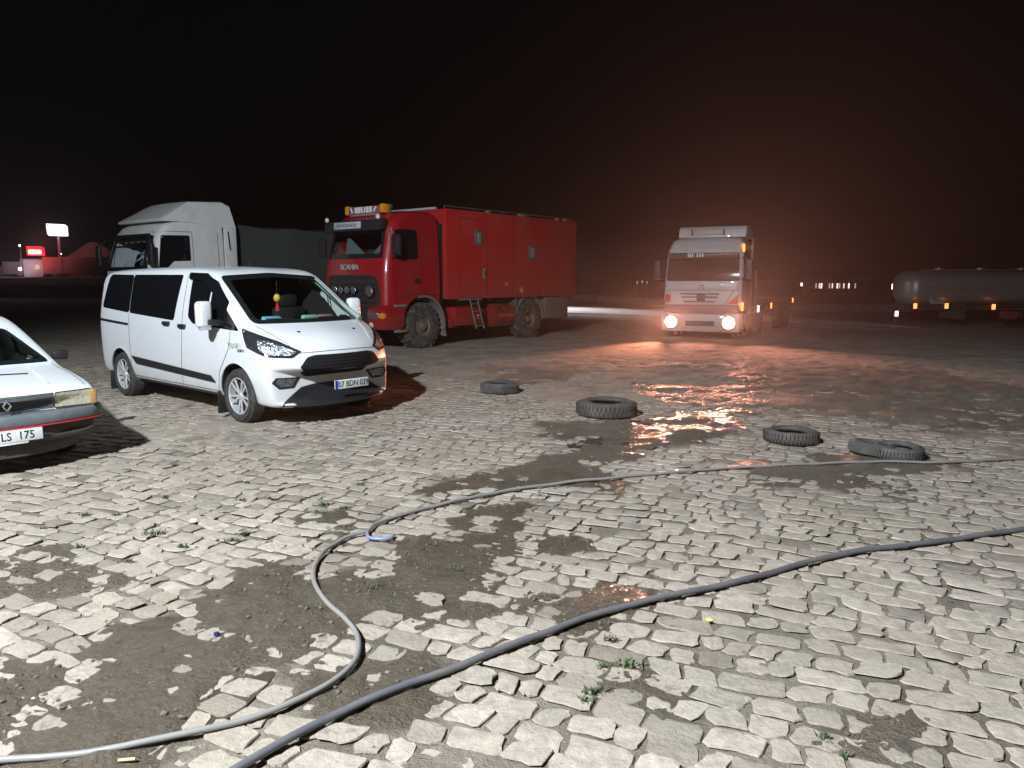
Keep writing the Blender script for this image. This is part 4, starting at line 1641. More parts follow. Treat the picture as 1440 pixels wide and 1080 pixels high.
# bumper corners with headlamps
mb = MB()
mb.prism([(3.75, 0.55), (3.75, 1.02), (3.60, 1.16), (3.0, 1.16), (3.0, 1.02), (2.98, 0.62), (3.12, 0.52)], 'y', 0.66, 1.26, bev=0.06)
mb.build('bumper', M_red, red)
mb = MB()
mb.prism([(3.75, 0.55), (3.75, 1.02), (3.60, 1.16), (3.0, 1.16), (3.0, 1.02), (2.98, 0.62), (3.12, 0.52)], 'y', -1.26, -0.66, bev=0.06)
bump = mb.build('bumper', M_red, red)
mb = MB()
mb.box((3.62, 0, 0.76), (0.20, 1.32, 0.62), bev=0.03)
mb.build('bumper_centre', M_black, red)
for s in (-1, 1):
    mb = MB()
    mb.box((3.735, s * 0.92, 0.90), (0.06, 0.36, 0.17), bev=0.03)
    hl = mb.build('headlight', M_lamp, red)
    mb = MB()
    mb.box((3.68, s * 1.17, 0.90), (0.15, 0.19, 0.17), bev=0.04)
    mb.build('indicator', M_amber, hl)
    mb = MB()
    mb.cyl((3.75, s * 0.84, 0.66), (3.765, s * 0.84, 0.66), 0.07, n=20)
    mb.build('fog_lamp', M_plate, red)
    for z, zz in ((1.13, 0.07), (0.50, 0.07)):
        mb = MB()
        mb.box((3.15, s * 1.25, z), (0.42, 0.06, zz), bev=0.015)
        mb.build('step_edge', M_mudgrey, red)
    # door window
    ax = 'left' if s > 0 else 'right'
    rk.patch('door_window', rounded([(2.50, 2.28), (3.22, 2.28), (3.30, 2.55), (3.22, 3.02), (2.50, 3.02)], 0.10), ax, M_gloss, red, 0.006, 0.02, 0.1)
    rk.seam('door_gap', [(2.40, 3.12), (2.40, 1.45), (3.28, 1.30), (3.38, 2.2), (3.30, 3.12)], ax, 0.012, M_dark, red)
    rk.seam('panel_gap', [(1.85, 1.36), (2.38, 1.42)], ax, 0.02, M_dark, red)
    rk.patch('door_handle', rrect(2.44, 1.68, 2.64, 1.80, 0.03), ax, M_black, red, 0.012)
    mb = MB()
    mb.box((3.42, s * 1.45, 2.62), (0.12, 0.28, 0.52), bev=0.05)
    mb.tube([(3.30, s * 1.2, 3.02), (3.42, s * 1.42, 2.96)], 0.02)
    mb.tube([(3.38, s * 1.24, 2.30), (3.42, s * 1.42, 2.38)], 0.02)
    mb.build('door_mirror', M_black, red)
    # fender
    mb = MB()
    pts = []
    for a in np.linspace(0.12, PI - 0.7, 14):
        pts.append((2.32 - 0.80 * math.cos(PI - a) * -1 * -1, 0.60 + 0.80 * math.sin(a)))
    arc = [(2.32 + 0.79 * math.cos(a), 0.60 + 0.79 * math.sin(a)) for a in np.linspace(PI * 0.42, PI * 1.06, 14)]
    arc2 = [(2.32 + 0.73 * math.cos(a), 0.60 + 0.73 * math.sin(a)) for a in np.linspace(PI * 1.06, PI * 0.42, 14)]
    mb.prism(arc + arc2, 'y', s * 0.80, s * 1.245)
    mb.prism([(1.55, 0.62), (1.60, 0.62), (1.52, 0.28), (1.47, 0.28)], 'y', s * 0.82, s * 1.22)
    mb.build('mudguard', M_mudgrey, red)
# box body
mb = MB()
mb.box((-1.575, 0, 2.445), (6.10, 2.50, 2.37), bev=0.02)
bx = mb.build('living_box', M_redbox, red)
for s in (-1, 1):
    for x in (-1.35, -2.90):
        mb = MB()
        mb.box((x, s * 1.2505, 2.44), (0.012, 0.006, 2.30))
        mb.build('panel_seam', mat('dark_red_gap', (0.14, 0.01, 0.01), 0.6), bx)
    mb = MB()
    mb.box((-1.575, s * 1.256, 3.60), (6.10, 0.016, 0.05), bev=0.004)
    mb.box((-1.575, s * 1.256, 1.285), (6.10, 0.016, 0.05), bev=0.004)
    mb.build('edge_trim', M_redbox, bx)
for s in (-1, 1):
    for (x, z, w, h) in ((0.18, 2.92, 0.34, 0.42), (-2.26, 2.58, 0.34, 0.42)):
        mb = MB()
        mb.box((x, s * 1.252, z), (w, 0.035, h), bev=0.012)
        wi = mb.build('hatch_window', mat('grey_hatch_frame', (0.10, 0.10, 0.09), 0.6), red)
        mb = MB()
        mb.box((x, s * 1.272, z), (w * 0.45, 0.012, h * 0.62), bev=0.004)
        mb.build('hatch_grille', mat('pale_hatch_grille', (0.24, 0.23, 0.21), 0.6), wi)
    # entry door
    mb = MB()
    for (a, b_, c, d) in ((-0.19, 0.92, 3.42, 3.43), (-0.19, 0.92, 1.30, 1.31)):
        mb.box(((a + b_) / 2, s * 1.252, c), (b_ - a, 0.006, 0.012))
    mb.box((-0.19, s * 1.252, 2.36), (0.012, 0.006, 2.12))
    mb.box((0.92, s * 1.252, 2.36), (0.012, 0.006, 2.12))
    mb.build('door_frame', mat('dark_red_gap', (0.14, 0.01, 0.01), 0.6), red)
    mb = MB()
    mb.box((-0.05, s * 1.262, 1.95), (0.13, 0.03, 0.30), bev=0.01)
    dl = mb.build('door_lock', M_mudgrey, red)
    mb = MB()
    mb.box((-0.05, s * 1.285, 1.95), (0.03, 0.03, 0.16), bev=0.008)
    mb.build('handle', M_black, dl)
    for x in (-0.30, -0.55, -1.45, -2.25, -2.85, -3.05):
        mb = MB()
        mb.box((x, s * 1.256, 1.36 + (0.06 if x in (-0.30, -2.85) else 0)), (0.03, 0.02, 0.16 if x not in (-0.30, -2.85) else 0.30), bev=0.005)
        mb.build('lashing_hook', M_redbox, red)
    mb = MB()
    mb.tube([(1.40, s * 1.12, 3.71), (-2.0, s * 1.12, 3.71), (-4.5, s * 1.12, 3.71)], 0.018, 6)
    for x in (1.40, 0.2, -1.0, -2.2, -3.4, -4.5):
        mb.tube([(x, s * 1.12, 3.62), (x, s * 1.12, 3.715)], 0.014, 6)
    mb.build('roof_rail', M_chassis, red)
    for x in (-0.35, -1.9, -3.7, -4.15):
        mb = MB()
        mb.box((x, s * 1.12, 3.665), (0.30 if x == -1.9 else 0.14, 0.10, 0.07), bev=0.01)
        mb.build('roof_clamp', M_mudgrey, red)
mb = MB()
mb.box((1.45, -0.1, 3.66), (0.10, 1.9, 0.06), bev=0.01)
mb.build('roof_awning_tube', M_letter, red)
mb = MB()
mb.tube([(2.2, -0.1, 3.52), (2.2, -0.1, 3.68)], 0.03)
mb.ico((2.2, -0.1, 3.70), 0.08, 2)
mb.build('roof_horn', M_greydark, red)
# front bulkhead, chassis, tanks, ladder
mb = MB()
mb.box((1.62, 0, 2.2), (0.16, 2.3, 2.1), bev=0.02)
mb.build('gap_bellows', M_dark, red)
mb = MB()
mb.box((-1.0, 0.42, 0.98), (7.2, 0.10, 0.26))
mb.box((-1.0, -0.42, 0.98), (7.2, 0.10, 0.26))
for x in (1.0, -0.5, -3.6):
    mb.box((x, 0, 0.98), (0.1, 0.8, 0.2))
mb.cyl((-2.2, -0.8, 0.62), (-2.2, 0.8, 0.62), 0.13)
mb.cyl((2.32, -0.8, 0.62), (2.32, 0.8, 0.62), 0.12)
mb.box((-2.2, 0, 0.68), (0.5, 0.45, 0.42), bev=0.12)
mb.build('chassis', M_chassis, red)
for s in (-1, 1):
    mb = MB()
    mb.cyl((-0.62, s * 0.90, 0.74), (-1.52, s * 0.90, 0.74), 0.335, n=28)
    tk = mb.build('fuel_tank', mat('red_tank_metal', (0.42, 0.05, 0.03), 0.28, metal=0.5, noise=0.2, nscale=4), red)
    mb = MB()
    for x in (-0.70, -1.02, -1.44):
        mb.cyl((x - 0.02, s * 0.90, 0.74), (x + 0.02, s * 0.90, 0.74), 0.345, n=28)
    mb.build('tank_strap', M_chassis, tk)
    mb = MB()
    mb.box((0.55, s * 0.98, 0.78), (1.15, 0.46, 0.52), bev=0.06)
    mb.cyl((0.98, s * 1.05, 0.62), (1.24, s * 1.05, 0.62), 0.15, n=20)
    mb.build('side_locker', M_red, red)
    mb = MB()
    mb.tube([(0.60, s * 1.28, 1.24), (0.42, s * 1.36, 0.42)], 0.018, 6)
    mb.tube([(0.28, s * 1.28, 1.24), (0.10, s * 1.36, 0.42)], 0.018, 6)
    for k in range(4):
        t = (k + 0.6) / 4
        mb.box((0.44 - 0.18 * t, s * (1.28 + 0.08 * t), 1.24 - 0.82 * t), (0.34, 0.04, 0.025))
    mb.box((0.55, s * 1.20, 1.235), (0.9, 0.16, 0.035), bev=0.008)
    mb.build('entry_ladder', M_mudgrey, red)
    arc = [(-2.20 + 0.70 * math.cos(a), 0.60 + 0.70 * math.sin(a)) for a in np.linspace(-0.05, PI + 0.05, 20)]
    arc2 = [(-2.20 + 0.66 * math.cos(a), 0.60 + 0.66 * math.sin(a)) for a in np.linspace(PI + 0.05, -0.05, 20)]
    mb = MB()
    mb.prism(arc + arc2, 'y', s * 0.78, s * 1.22)
    mb.build('mudguard', M_mudgrey, red)
    mb = MB()
    mb.box((-3.62, s * 0.86, 0.90), (1.25, 0.70, 0.68), bev=0.03)
    mb.build('rear_locker', mat('brown_dusty_locker', (0.13, 0.105, 0.09), 0.85, dirt=MUD, dirt_amt=0.5, nscale=4), red)
    mb = MB()
    mb.box((-1.60, s * 0.95, 1.02), (0.10, 0.5, 0.45), bev=0.01)
    mb.build('mudguard_panel', M_chassis, red)
for x, s in ((2.32, -1), (2.32, 1)):
    wheel(red, x, s * 1.03, s, 0.585, 0.40, 0.255, 'truckfront', M_dustrub, M_steel, 0.0, 0, True)
for x, s in ((-2.20, -1), (-2.20, 1)):
    wheel(red, x, s * 1.03, s, 0.585, 0.40, 0.255, 'truckrear', M_dustrub, M_steel, 0.0, 0, True)
sw = wheel(red, -4.80, 0.35, 1, 0.50, 0.30, 0.25, 'truckrear', M_dustrub, M_steel, 0)
sw.name = 'spare_wheel'
sw.location = (-4.80, 0.45, 2.05)
sw.rotation_euler = (0, 0, PI / 2)

# ================================================================== GREY-WHITE TRACTOR AND TARPAULIN TRAILER
GH = np.array([-0.62, -0.785])
GH /= np.linalg.norm(GH)
ga = math.atan2(GH[1], GH[0])
gt = thing('tractor_unit', 'dusty white truck cab with roof spoiler standing behind the white van', 'truck', (-9.90, 19.40, 0), ga)
lev = interp_levels([(0.55, 0.02, -2.0, 1.20, 0.16), (1.2, 0.05, -2.05, 1.235, 0.16), (2.05, 0.04, -2.05, 1.24, 0.16), (2.90, -0.22, -2.05, 1.215, 0.17), (3.12, -0.40, -2.05, 1.19, 0.2), (3.24, -0.62, -2.07, 1.13, 0.24), (3.29, -0.95, -2.1, 1.0, 0.3)])
me0 = cab_mesh('cage', lev, bulge=0.06)
GWS = rounded([(-1.10, 2.00), (1.10, 2.00), (1.07, 2.92), (-1.07, 2.92)], 0.05)
gcab, gk = finish_body('cab', me0, M_greycab, gt, arches=((-1.0, 0.50, 0.62, -1.4, -0.7), (-1.0, 0.50, 0.62, 0.7, 1.4)), sub=0, sharp=40,
                       holes=(('front', rounded([(-1.04, 2.06), (1.04, 2.06), (1.01, 2.87), (-1.01, 2.87)], 0.05), lambda c: c.x > -0.4),))
gk.patch('windscreen', GWS, 'front', M_glassblue, gt, 0.008, 0.004, 0.12)
gk.patch('windscreen_seal', GWS, 'front', M_black, gt, 0.004, 0.006, 0.08, hole=rounded([(-1.00, 2.10), (1.00, 2.10), (0.97, 2.84), (-0.97, 2.84)], 0.05))
mb = MB()
mb.box((-1.2, 0, 2.3), (0.03, 2.2, 1.7))
mb.box((-0.45, 0, 1.95), (0.7, 2.2, 0.16), bev=0.03)
mb.build('cab_interior', mat('dark_cab_interior', (0.05, 0.055, 0.055), 0.8), gt)
# scalloped curtain along the top of the windscreen, hanging cloths
mb = MB()
pts = [(-1.0, 2.86)]
for k in range(19):
    y = -1.0 + 2.0 * k / 18
    pts.append((y, 2.72 + 0.035 * abs(math.sin(k * PI / 3))))
pts.append((1.0, 2.86))
mb.prism(pts, 'x', -0.36, -0.345)
mb.build('windscreen_fringe', mat('beige_fringe', (0.38, 0.33, 0.24), 0.8), gt)
mb = MB()
mb.prism([(-0.90, 2.08), (-0.55, 2.08), (-0.40, 2.48), (0.05, 2.62), (0.45, 2.58), (0.50, 2.16), (0.0, 2.28), (-0.30, 2.34), (-0.62, 2.45)], 'x', -0.62, -0.60)
mb.build('windscreen_cloth', mat('pale_blue_cloth', (0.30, 0.40, 0.52), 0.5, noise=0.5, nscale=5), gt)
mb = MB()
mb.prism([(-0.72, 2.22), (-0.20, 2.42), (0.40, 2.20), (0.38, 2.16), (-0.22, 2.34)], 'x', -0.56, -0.54)
mb.build('windscreen_cloth_edge', mat('bright_blue_cloth', (0.6, 0.75, 0.9), 0.4), gt)
mb = MB()
mb.ico((-0.35, 0.66, 2.18), 0.16, 2, (0.7, 1, 1))
mb.build('seat_cushion', mat('yellow_cushion', (0.50, 0.36, 0.05), 0.8), gt)
for s in (-1, 1):
    ax = 'left' if s > 0 else 'right'
    gk.patch('door_window', rounded([(-1.08, 2.26), (-0.62, 2.24), (-0.46, 2.08), (-0.22, 2.06), (-0.34, 2.88), (-1.08, 2.90)], 0.04), ax, M_gloss, gt, 0.006, 0.02, 0.1)
    gk.seam('door_gap', [(-0.22, 2.95), (-0.14, 1.9), (-0.20, 0.85), (-0.42, 0.8)], ax, 0.012, M_dark, gt)
    gk.seam('door_gap', [(-0.26, 2.98), (-1.15, 2.99), (-1.16, 1.2)], ax, 0.012, M_dark, gt)
    gk.seam('rear_corner_gap', [(-1.86, 0.8), (-1.86, 3.0)], ax, 0.014, M_dark, gt)
    mb = MB()
    mb.box((0.05, s * 1.42, 2.40), (0.10, 0.22, 0.55), bev=0.04)
    mb.tube([(-0.08, s * 1.2, 2.78), (0.05, s * 1.40, 2.70)], 0.02)
    mb.build('door_mirror', M_black, gt)
    # side deflector behind the cab
    mb = MB()
    mb.prism([(-2.42, 0.9), (-2.06, 0.9), (-2.06, 3.14), (-2.42, 3.14)], 'y', s * 1.15, s * 1.21, bev=0.02)
    df = mb.build('side_deflector', M_greycab, gt)
    mb = MB()
    mb.prism([(-2.24, 2.56), (-2.20, 2.56), (-2.16, 3.05), (-2.20, 3.05)], 'y', s * 1.208, s * 1.218)
    mb.build('deflector_slot', M_dark, df)
    wheel(gt, -1.0, s * 1.03, s, 0.50, 0.30, 0.28, 'truckfront', M_dustrub, M_steel)
    wheel(gt, -4.4, s * 0.98, s, 0.50, 0.50, 0.28, 'truckrear', M_dustrub, M_steel)
# roof spoiler
mb = MB()
prof = [(-0.36, 3.24), (-0.34, 3.30), (-0.62, 3.46), (-0.98, 3.68), (-1.16, 3.78), (-2.16, 3.84), (-2.36, 3.74), (-2.44, 3.14), (-2.06, 3.14), (-1.0, 3.24)]
V = []
for y, sc, in ((-1.17, 0.0), (-1.13, 0.8), (-0.95, 1.0), (0.0, 1.03), (0.95, 1.0), (1.13, 0.8), (1.17, 0.0)):
    for (x, z) in prof:
        base = 3.20
        k = 0.93 + 0.07 * sc
        V.append((x - 0.06 * (abs(y) / 1.17) ** 2 * (1 if x > -1.5 else 0), y * (1 - 0.16 * max(0, (z - 3.3) / 0.6)), base + (z - base) * k))
n = len(prof)
F = []
for i in range(6):
    for j in range(n):
        F.append((i * n + j, i * n + (j + 1) % n, (i + 1) * n + (j + 1) % n, (i + 1) * n + j))
F += [tuple(range(n)), tuple(6 * n + j for j in range(n))[::-1]]
for v in V:
    mb.bm.verts.new(v)
mb.bm.verts.ensure_lookup_table()
for f in F:
    mb.bm.faces.new([mb.bm.verts[i] for i in f])
mb.build('roof_spoiler', M_greycab, gt, True, 25)
mb = MB()
mb.box((0.06, 0, 1.45), (0.05, 2.2, 0.7), bev=0.02)
mb.build('grille', M_black, gt)
mb = MB()
mb.box((0.06, 0, 0.62), (0.20, 2.4, 0.45), bev=0.05)
mb.build('bumper', M_greycab, gt)
mb = MB()
mb.box((-2.6, 0.4, 0.85), (5.0, 0.1, 0.28))
mb.box((-2.6, -0.4, 0.85), (5.0, 0.1, 0.28))
mb.cyl((-3.0, 0.9, 0.65), (-3.9 + 0.2, 0.9, 0.65), 0.3, n=20)
mb.build('chassis', M_chassis, gt)

tr = thing('covered_trailer', 'dark green tarpaulin trailer coupled behind the dusty white cab', 'trailer', (-9.90, 19.40, 0), ga)
# tarpaulin with ribs that press through
Lx = np.linspace(-2.75, -12.5, 60)
sec = [(-1.25, 1.30), (-1.27, 2.2), (-1.26, 3.0), (-1.20, 3.20), (-0.6, 3.27), (0, 3.30), (0.6, 3.27), (1.20, 3.20), (1.26, 3.0), (1.27, 2.2), (1.25, 1.30)]
V = []
for i, x in enumerate(Lx):
    sag = 0.045 * abs(math.sin((x + 2.75) * PI / 1.6)) - 0.02
    for (y, z) in sec:
        w = 1 if z > 1.5 else 0
        V.append((x, y * (1 - sag * 0.5 * w), z - sag * (1.0 if z > 3.1 else 0) + 0.01 * math.sin(x * 5 + y * 3)))
k = len(sec)
F = [(i * k + j, i * k + j + 1, (i + 1) * k + j + 1, (i + 1) * k + j) for i in range(59) for j in range(k - 1)]
F += [tuple(range(k)), tuple(59 * k + j for j in range(k))[::-1]]
me = me_from('tarpaulin', V, F, True, 50)
bm = bmesh.new()
bm.from_mesh(me)
bmesh.ops.recalc_face_normals(bm, faces=bm.faces)
bm.to_mesh(me)
bm.free()
new_obj('tarpaulin', me, tr, M_tarp)
mb = MB()
mb.box((-7.6, 0, 1.22), (9.75, 2.5, 0.14), bev=0.02)
mb.box((-8.2, 0.5, 0.95), (8.0, 0.12, 0.35))
mb.box((-8.2, -0.5, 0.95), (8.0, 0.12, 0.35))
mb.build('trailer_deck', M_chassis, tr)
for x in (-9.2, -10.4, -11.6):
    for s in (-1, 1):
        wheel(tr, x, s * 1.03, s, 0.50, 0.36, 0.28, 'truckrear', M_dustrub, M_steel)

# ================================================================== WHITE TRUCK WITH LIT HEADLAMPS AND ITS FLATBED
WA = math.radians(26)
WH = np.array([-math.sin(WA), -math.cos(WA)])
wa = math.atan2(WH[1], WH[0])
wz = -0.27
wt = thing('approaching_truck', 'white truck with both headlamps blazing driving towards the puddles', 'truck', (5.97, 23.66, wz), wa)
lev = interp_levels([(0.95, 0.02, -1.95, 1.19, 0.14), (1.4, 0.04, -2.0, 1.215, 0.14), (1.98, 0.02, -2.0, 1.22, 0.14), (2.82, -0.16, -2.0, 1.19, 0.14), (3.0, -0.22, -2.0, 1.17, 0.16), (3.26, -0.42, -2.0, 1.10, 0.22), (3.36, -0.62, -2.0, 1.0, 0.26), (3.38, -0.9, -2.0, 0.9, 0.3)])
me0 = cab_mesh('cage', lev, bulge=0.06)
wcab, wk = finish_body('cab', me0, M_cabwhite, wt, arches=((-0.9, 0.5, 0.60, -1.4, -0.7), (-0.9, 0.5, 0.60, 0.7, 1.4)), sub=0, sharp=40)
wk.patch('windscreen', rounded([(-1.13, 2.00), (1.13, 2.00), (1.09, 2.80), (-1.09, 2.80)], 0.06), 'front', mat('dusty_dark_glass', (0.03, 0.022, 0.02), 0.12, noise=0.4, nscale=2), wt, 0.006, 0.02, 0.12)
mb = MB()
mb.box((-0.02, 0, 2.78), (0.16, 2.16, 0.18), bev=0.04, rot=Matrix.Rotation(0.25, 3, 'Y'))
vz = mb.build('sun_visor', mat('brown_visor', (0.10, 0.07, 0.06), 0.4), wt)
for i, yy in enumerate((-0.42, -0.36, -0.29, -0.14, -0.06, 0.02)):
    mb = MB()
    mb.box((0.075, yy - 0.02, 2.80), (0.01, 0.035, 0.12))
    mb.build('visor_letter_stroke', M_plate, vz, False)
# upper white roof front, raised spoiler with vents
mb = MB()
prof = [(-0.50, 3.36), (-0.58, 3.62), (-0.70, 3.72), (-1.90, 3.76), (-2.22, 3.76), (-2.26, 3.60), (-2.26, 3.36)]
mb.prism(prof, 'y', -0.92, 1.20, bev=0.05)
mb.build('roof_spoiler', M_cabwhite, wt)
mb = MB()
mb.box((-0.52, 0.03, 3.53), (0.06, 0.98, 0.17), bev=0.02)
vb = mb.build('spoiler_vent', mat('grey_vent', (0.42, 0.37, 0.35), 0.5), wt)
for yy in (-0.47, 0.52):
    mb = MB()
    mb.box((-0.49, yy, 3.53), (0.05, 0.05, 0.19))
    mb.build('vent_gap', M_black, vb)
for s in (-1, 1):
    ax = 'left' if s > 0 else 'right'
    wk.patch('door_window', rounded([(-1.05, 2.06), (-0.22, 2.04), (-0.32, 2.78), (-1.05, 2.80)], 0.05), ax, M_gloss, wt, 0.006, 0.02, 0.12)
    wk.patch('dark_side_panel', rounded([(-1.50, 1.0), (-0.12, 1.0), (-0.10, 2.0), (-0.22, 2.98), (-1.55, 2.98)], 0.03), ax, mat('brown_grey_side', (0.17, 0.13, 0.12), 0.5), wt, 0.003, 0.02, 0.12)
    wk.seam('door_gap', [(-1.15, 2.9), (-1.15, 1.1)], ax, 0.012, M_dark, wt)
    mb = MB()
    mb.prism([(-2.35, 0.9), (-2.0, 0.9), (-2.0, 3.42), (-2.35, 3.42)], 'y', s * 1.13, s * 1.20, bev=0.02)
    mb.build('side_deflector', M_cabwhite, wt)
    mb = MB()
    mb.box((0.10, s * 1.42, 2.34), (0.10, 0.22, 0.62), bev=0.05)
    mb.tube([(-0.05, s * 1.18, 2.72), (0.10, s * 1.40, 2.62)], 0.02)
    mb.tube([(-0.02, s * 1.2, 2.06), (0.10, s * 1.40, 2.08)], 0.02)
    mb.build('door_mirror', M_black, wt)
    # corner reflectors, headlamps
    mb = MB()
    mb.prism([(s * 0.80, 1.30), (s * 1.10, 1.30), (s * 1.14, 1.62)] if s > 0 else [(-0.98, 1.34), (-1.14, 1.34), (-1.14, 1.60), (-0.98, 1.56)], 'x', -0.10, 0.055)
    mb.build('red_corner_panel', mat('red_orange_panel', (0.55, 0.05, 0.02), 0.4), wt)
    mb = MB()
    mb.cyl((0.14, s * 0.90, 0.72), (0.235, s * 0.90, 0.72), 0.20, 0.22, n=28)
    hs = mb.build('headlight', M_black, wt)
    mb = MB()
    mb.ico((0.235, s * 0.90, 0.72), 0.19, 3, (0.25, 1, 1))
    mb.build('lit_glass', M_headlit, hs)
    wheel(wt, -0.9, s * 1.02, s, 0.50, 0.30, 0.28, 'truckfront', M_dustrub, M_steel)
    wheel(wt, -4.4, s * 0.98, s, 0.50, 0.50, 0.28, 'truckrear', M_dustrub, M_steel)
    mb = MB()
    mb.box((0.0, s * 0.72, 3.17), (0.01, 0.03, 0.03))
    mb.bm.free()
mb = MB()
mb.box((-0.42, 1.16, 3.02), (0.22, 0.05, 0.26), bev=0.03)
mb.build('roof_marker_lamp', M_orangelight, wt)
mb = MB()
mb.box((0.06, 0, 1.83), (0.05, 2.2, 0.24), bev=0.02)
mb.build('front_panel', M_cabwhite, wt)
mb = MB()
mb.lathe_y([(0.001, 0), (0.001, 0)], n=3) if False else None
for k in range(3):
    a = PI / 2 + k * 2 * PI / 3
    mb.tube([(0.10, 0, 1.80), (0.10, 0.085 * math.cos(a), 1.80 + 0.085 * math.sin(a))], 0.010, 6)
mb.tube([(0.10, 0.09 * math.cos(a), 1.80 + 0.09 * math.sin(a)) for a in np.linspace(0, 2 * PI, 25)], 0.009, 6)
mb.build('star_badge', mat('dull_badge', (0.30, 0.25, 0.24), 0.4, metal=0.5), wt)
mb = MB()
mb.prism([(-0.98, 1.70), (0.98, 1.70), (0.72, 1.28), (-0.72, 1.28)], 'x', 0.02, 0.075)
gw = mb.build('grille', mat('grille_grey_white', (0.55, 0.52, 0.50), 0.5), wt)
for z0, hw in ((1.60, 0.60), (1.50, 0.56), (1.36, 0.50)):
    mb = MB()
    mb.box((0.085, -0.05, z0), (0.03, hw * 2, 0.045), bev=0.008)
    mb.build('grille_slot', mat('brown_slot', (0.09, 0.06, 0.055), 0.6), gw)
mb = MB()
mb.box((0.09, 0.0, 1.50), (0.05, 0.26, 0.22), bev=0.01)
mb.build('grille_centre', M_black, gw)
mb = MB()
mb.prism([(-1.15, 1.26), (1.15, 1.26), (1.20, 1.05), (0.9, 0.98), (-0.9, 0.98), (-1.20, 1.05)], 'x', -0.15, 0.10, bev=0.02)
mb.build('lower_panel', mat('dull_brown_panel', (0.16, 0.11, 0.10), 0.6), wt)
mb = MB()
mb.prism([(-1.22, 0.42), (1.22, 0.42), (1.22, 0.98), (-1.22, 0.98)], 'x', -0.35, 0.16, bev=0.05)
wb = mb.build('bumper', M_cabwhite, wt)
mb = MB()
mb.box((0.172, 0, 0.68), (0.02, 0.9, 0.16), bev=0.01)
mb.build('bumper_intake', M_black, wb)
mb = MB()
mb.box((-2.8, 0.4, 0.85), (5.2, 0.1, 0.28))
mb.box((-2.8, -0.4, 0.85), (5.2, 0.1, 0.28))
mb.cyl((-2.6, 0.9, 0.65), (-3.6, 0.9, 0.65), 0.3, n=20)
mb.build('chassis', M_chassis, wt)
for y in (-0.55, 0.35):
    mb = MB()
    mb.tube([(0.09, y, 2.06), (0.05, y + 0.38, 2.24)], 0.012, 6)
    mb.build('wiper', M_black, wt)

fb = thing('flatbed_trailer', 'low dark flatbed trailer with small marker lamps behind the white truck', 'trailer', (5.97, 23.66, -0.45), wa)
mb = MB()
mb.box((-9.0, 0, 1.22), (12.4, 2.5, 0.16), bev=0.03)
mb.box((-9.6, 0.5, 0.95), (11.0, 0.12, 0.38))
mb.box((-9.6, -0.5, 0.95), (11.0, 0.12, 0.38))
mb.box((-2.95, 0, 1.9), (0.10, 2.5, 1.4), bev=0.02)
mb.build('deck', M_chassis, fb)
for x in (-11.2, -12.4, -13.6):
    for s in (-1, 1):
        wheel(fb, x, s * 1.03, s, 0.50, 0.36, 0.28, 'truckrear', M_dustrub, M_steel)
for x, m, lab in ((-3.3, M_whitelight, 'white marker lamp'), (-6.8, M_orangelight, None), (-14.9, M_orangelight, None), (-0.2, None, None)):
    if m is None:
        continue
    mb = MB()
    mb.box((x, 1.27, 1.22), (0.14, 0.05, 0.22), bev=0.015)
    q = mb.build('marker_lamp', m, fb)
    if lab:
        q['label'] = lab
mb = MB()
mb.box((-0.05, 1.245, 1.22), (0.14, 0.05, 0.26), bev=0.015)
mb.build('side_marker_lamp', M_orangelight, wt)
mb = MB()
mb.tube([(-5.4, 1.26, 1.15), (-5.4, 1.26, 0.35)], 0.02)
mb.box((-5.4, 1.27, 1.16), (0.10, 0.04, 0.16))
mb.build('side_post', mat('dull_red_post', (0.4, 0.10, 0.07), 0.6), fb)
mb = MB()
mb.box((-4.3, 1.0, 1.12), (0.5, 0.5, 0.42), bev=0.05)
mb.build('side_tank', M_mudgrey, fb)

# lamps of the white truck: warm, reddish, thrown towards the camera
def truck_pt(x, y, z):
    return (5.97 + math.cos(wa) * x - math.sin(wa) * y, 23.66 + math.sin(wa) * x + math.cos(wa) * y, wz + z)


HEADC = (1.0, 0.38, 0.26)
for s in (-1, 1):
    p = truck_pt(0.36, s * 0.90, 0.72)
    t = truck_pt(12.0, s * 0.9 + 7.0, 5.2)
    lamp('headlight_beam', 'SPOT', p, 6400, HEADC, 0.10, t, 66, 1.0)

lamp('headlight_spill', 'SPOT', truck_pt(0.36, -0.90, 0.72), 6500, (1.0, 0.36, 0.20), 0.10, (-1.6, 9.6, 0.95), 30, 1.0)

# ================================================================== TANKER
tz = -1.02
tk = thing('tanker_trailer', 'long silver tanker trailer with orange side lamps at the right edge', 'trailer', (29.0, 44.5, tz), math.radians(3))
mb = MB()
L0, L1 = -6.35, 7.0
prof = []
rows = []
nseg = 36
for (x, k) in ((L0 - 0.0, 0.02), (L0 + 0.02, 0.35), (L0 + 0.10, 0.62), (L0 + 0.25, 0.84), (L0 + 0.45, 0.96), (L0 + 0.65, 1.0), (-3.0, 1.0), (0.0, 1.0), (3.0, 1.0), (L1 - 0.6, 1.0), (L1 - 0.2, 0.9), (L1, 0.4), (L1 + 0.02, 0.02)):
    row = []
    for i in range(nseg):
        a = 2 * PI * i / nseg
        y = 1.24 * k * math.copysign(abs(math.cos(a)) ** 0.75, math.cos(a))
        z = 2.30 + 0.98 * k * math.copysign(abs(math.sin(a)) ** 0.75, math.sin(a))
        row.append(mb.bm.verts.new((x, y, z)))
    rows.append(row)
for i in range(len(rows) - 1):
    for j in range(nseg):
        mb.bm.faces.new((rows[i][j], rows[i][(j + 1) % nseg], rows[i + 1][(j + 1) % nseg], rows[i + 1][j]))
mb.build('tank', M_alum, tk, True, 50)
mb = MB()
mb.box((0.6, 0, 3.33), (11.0, 0.7, 0.05), bev=0.01)
for x in (-4, -1.5, 1, 3.5):
    mb.cyl((x, 0, 3.30), (x, 0, 3.45), 0.24)
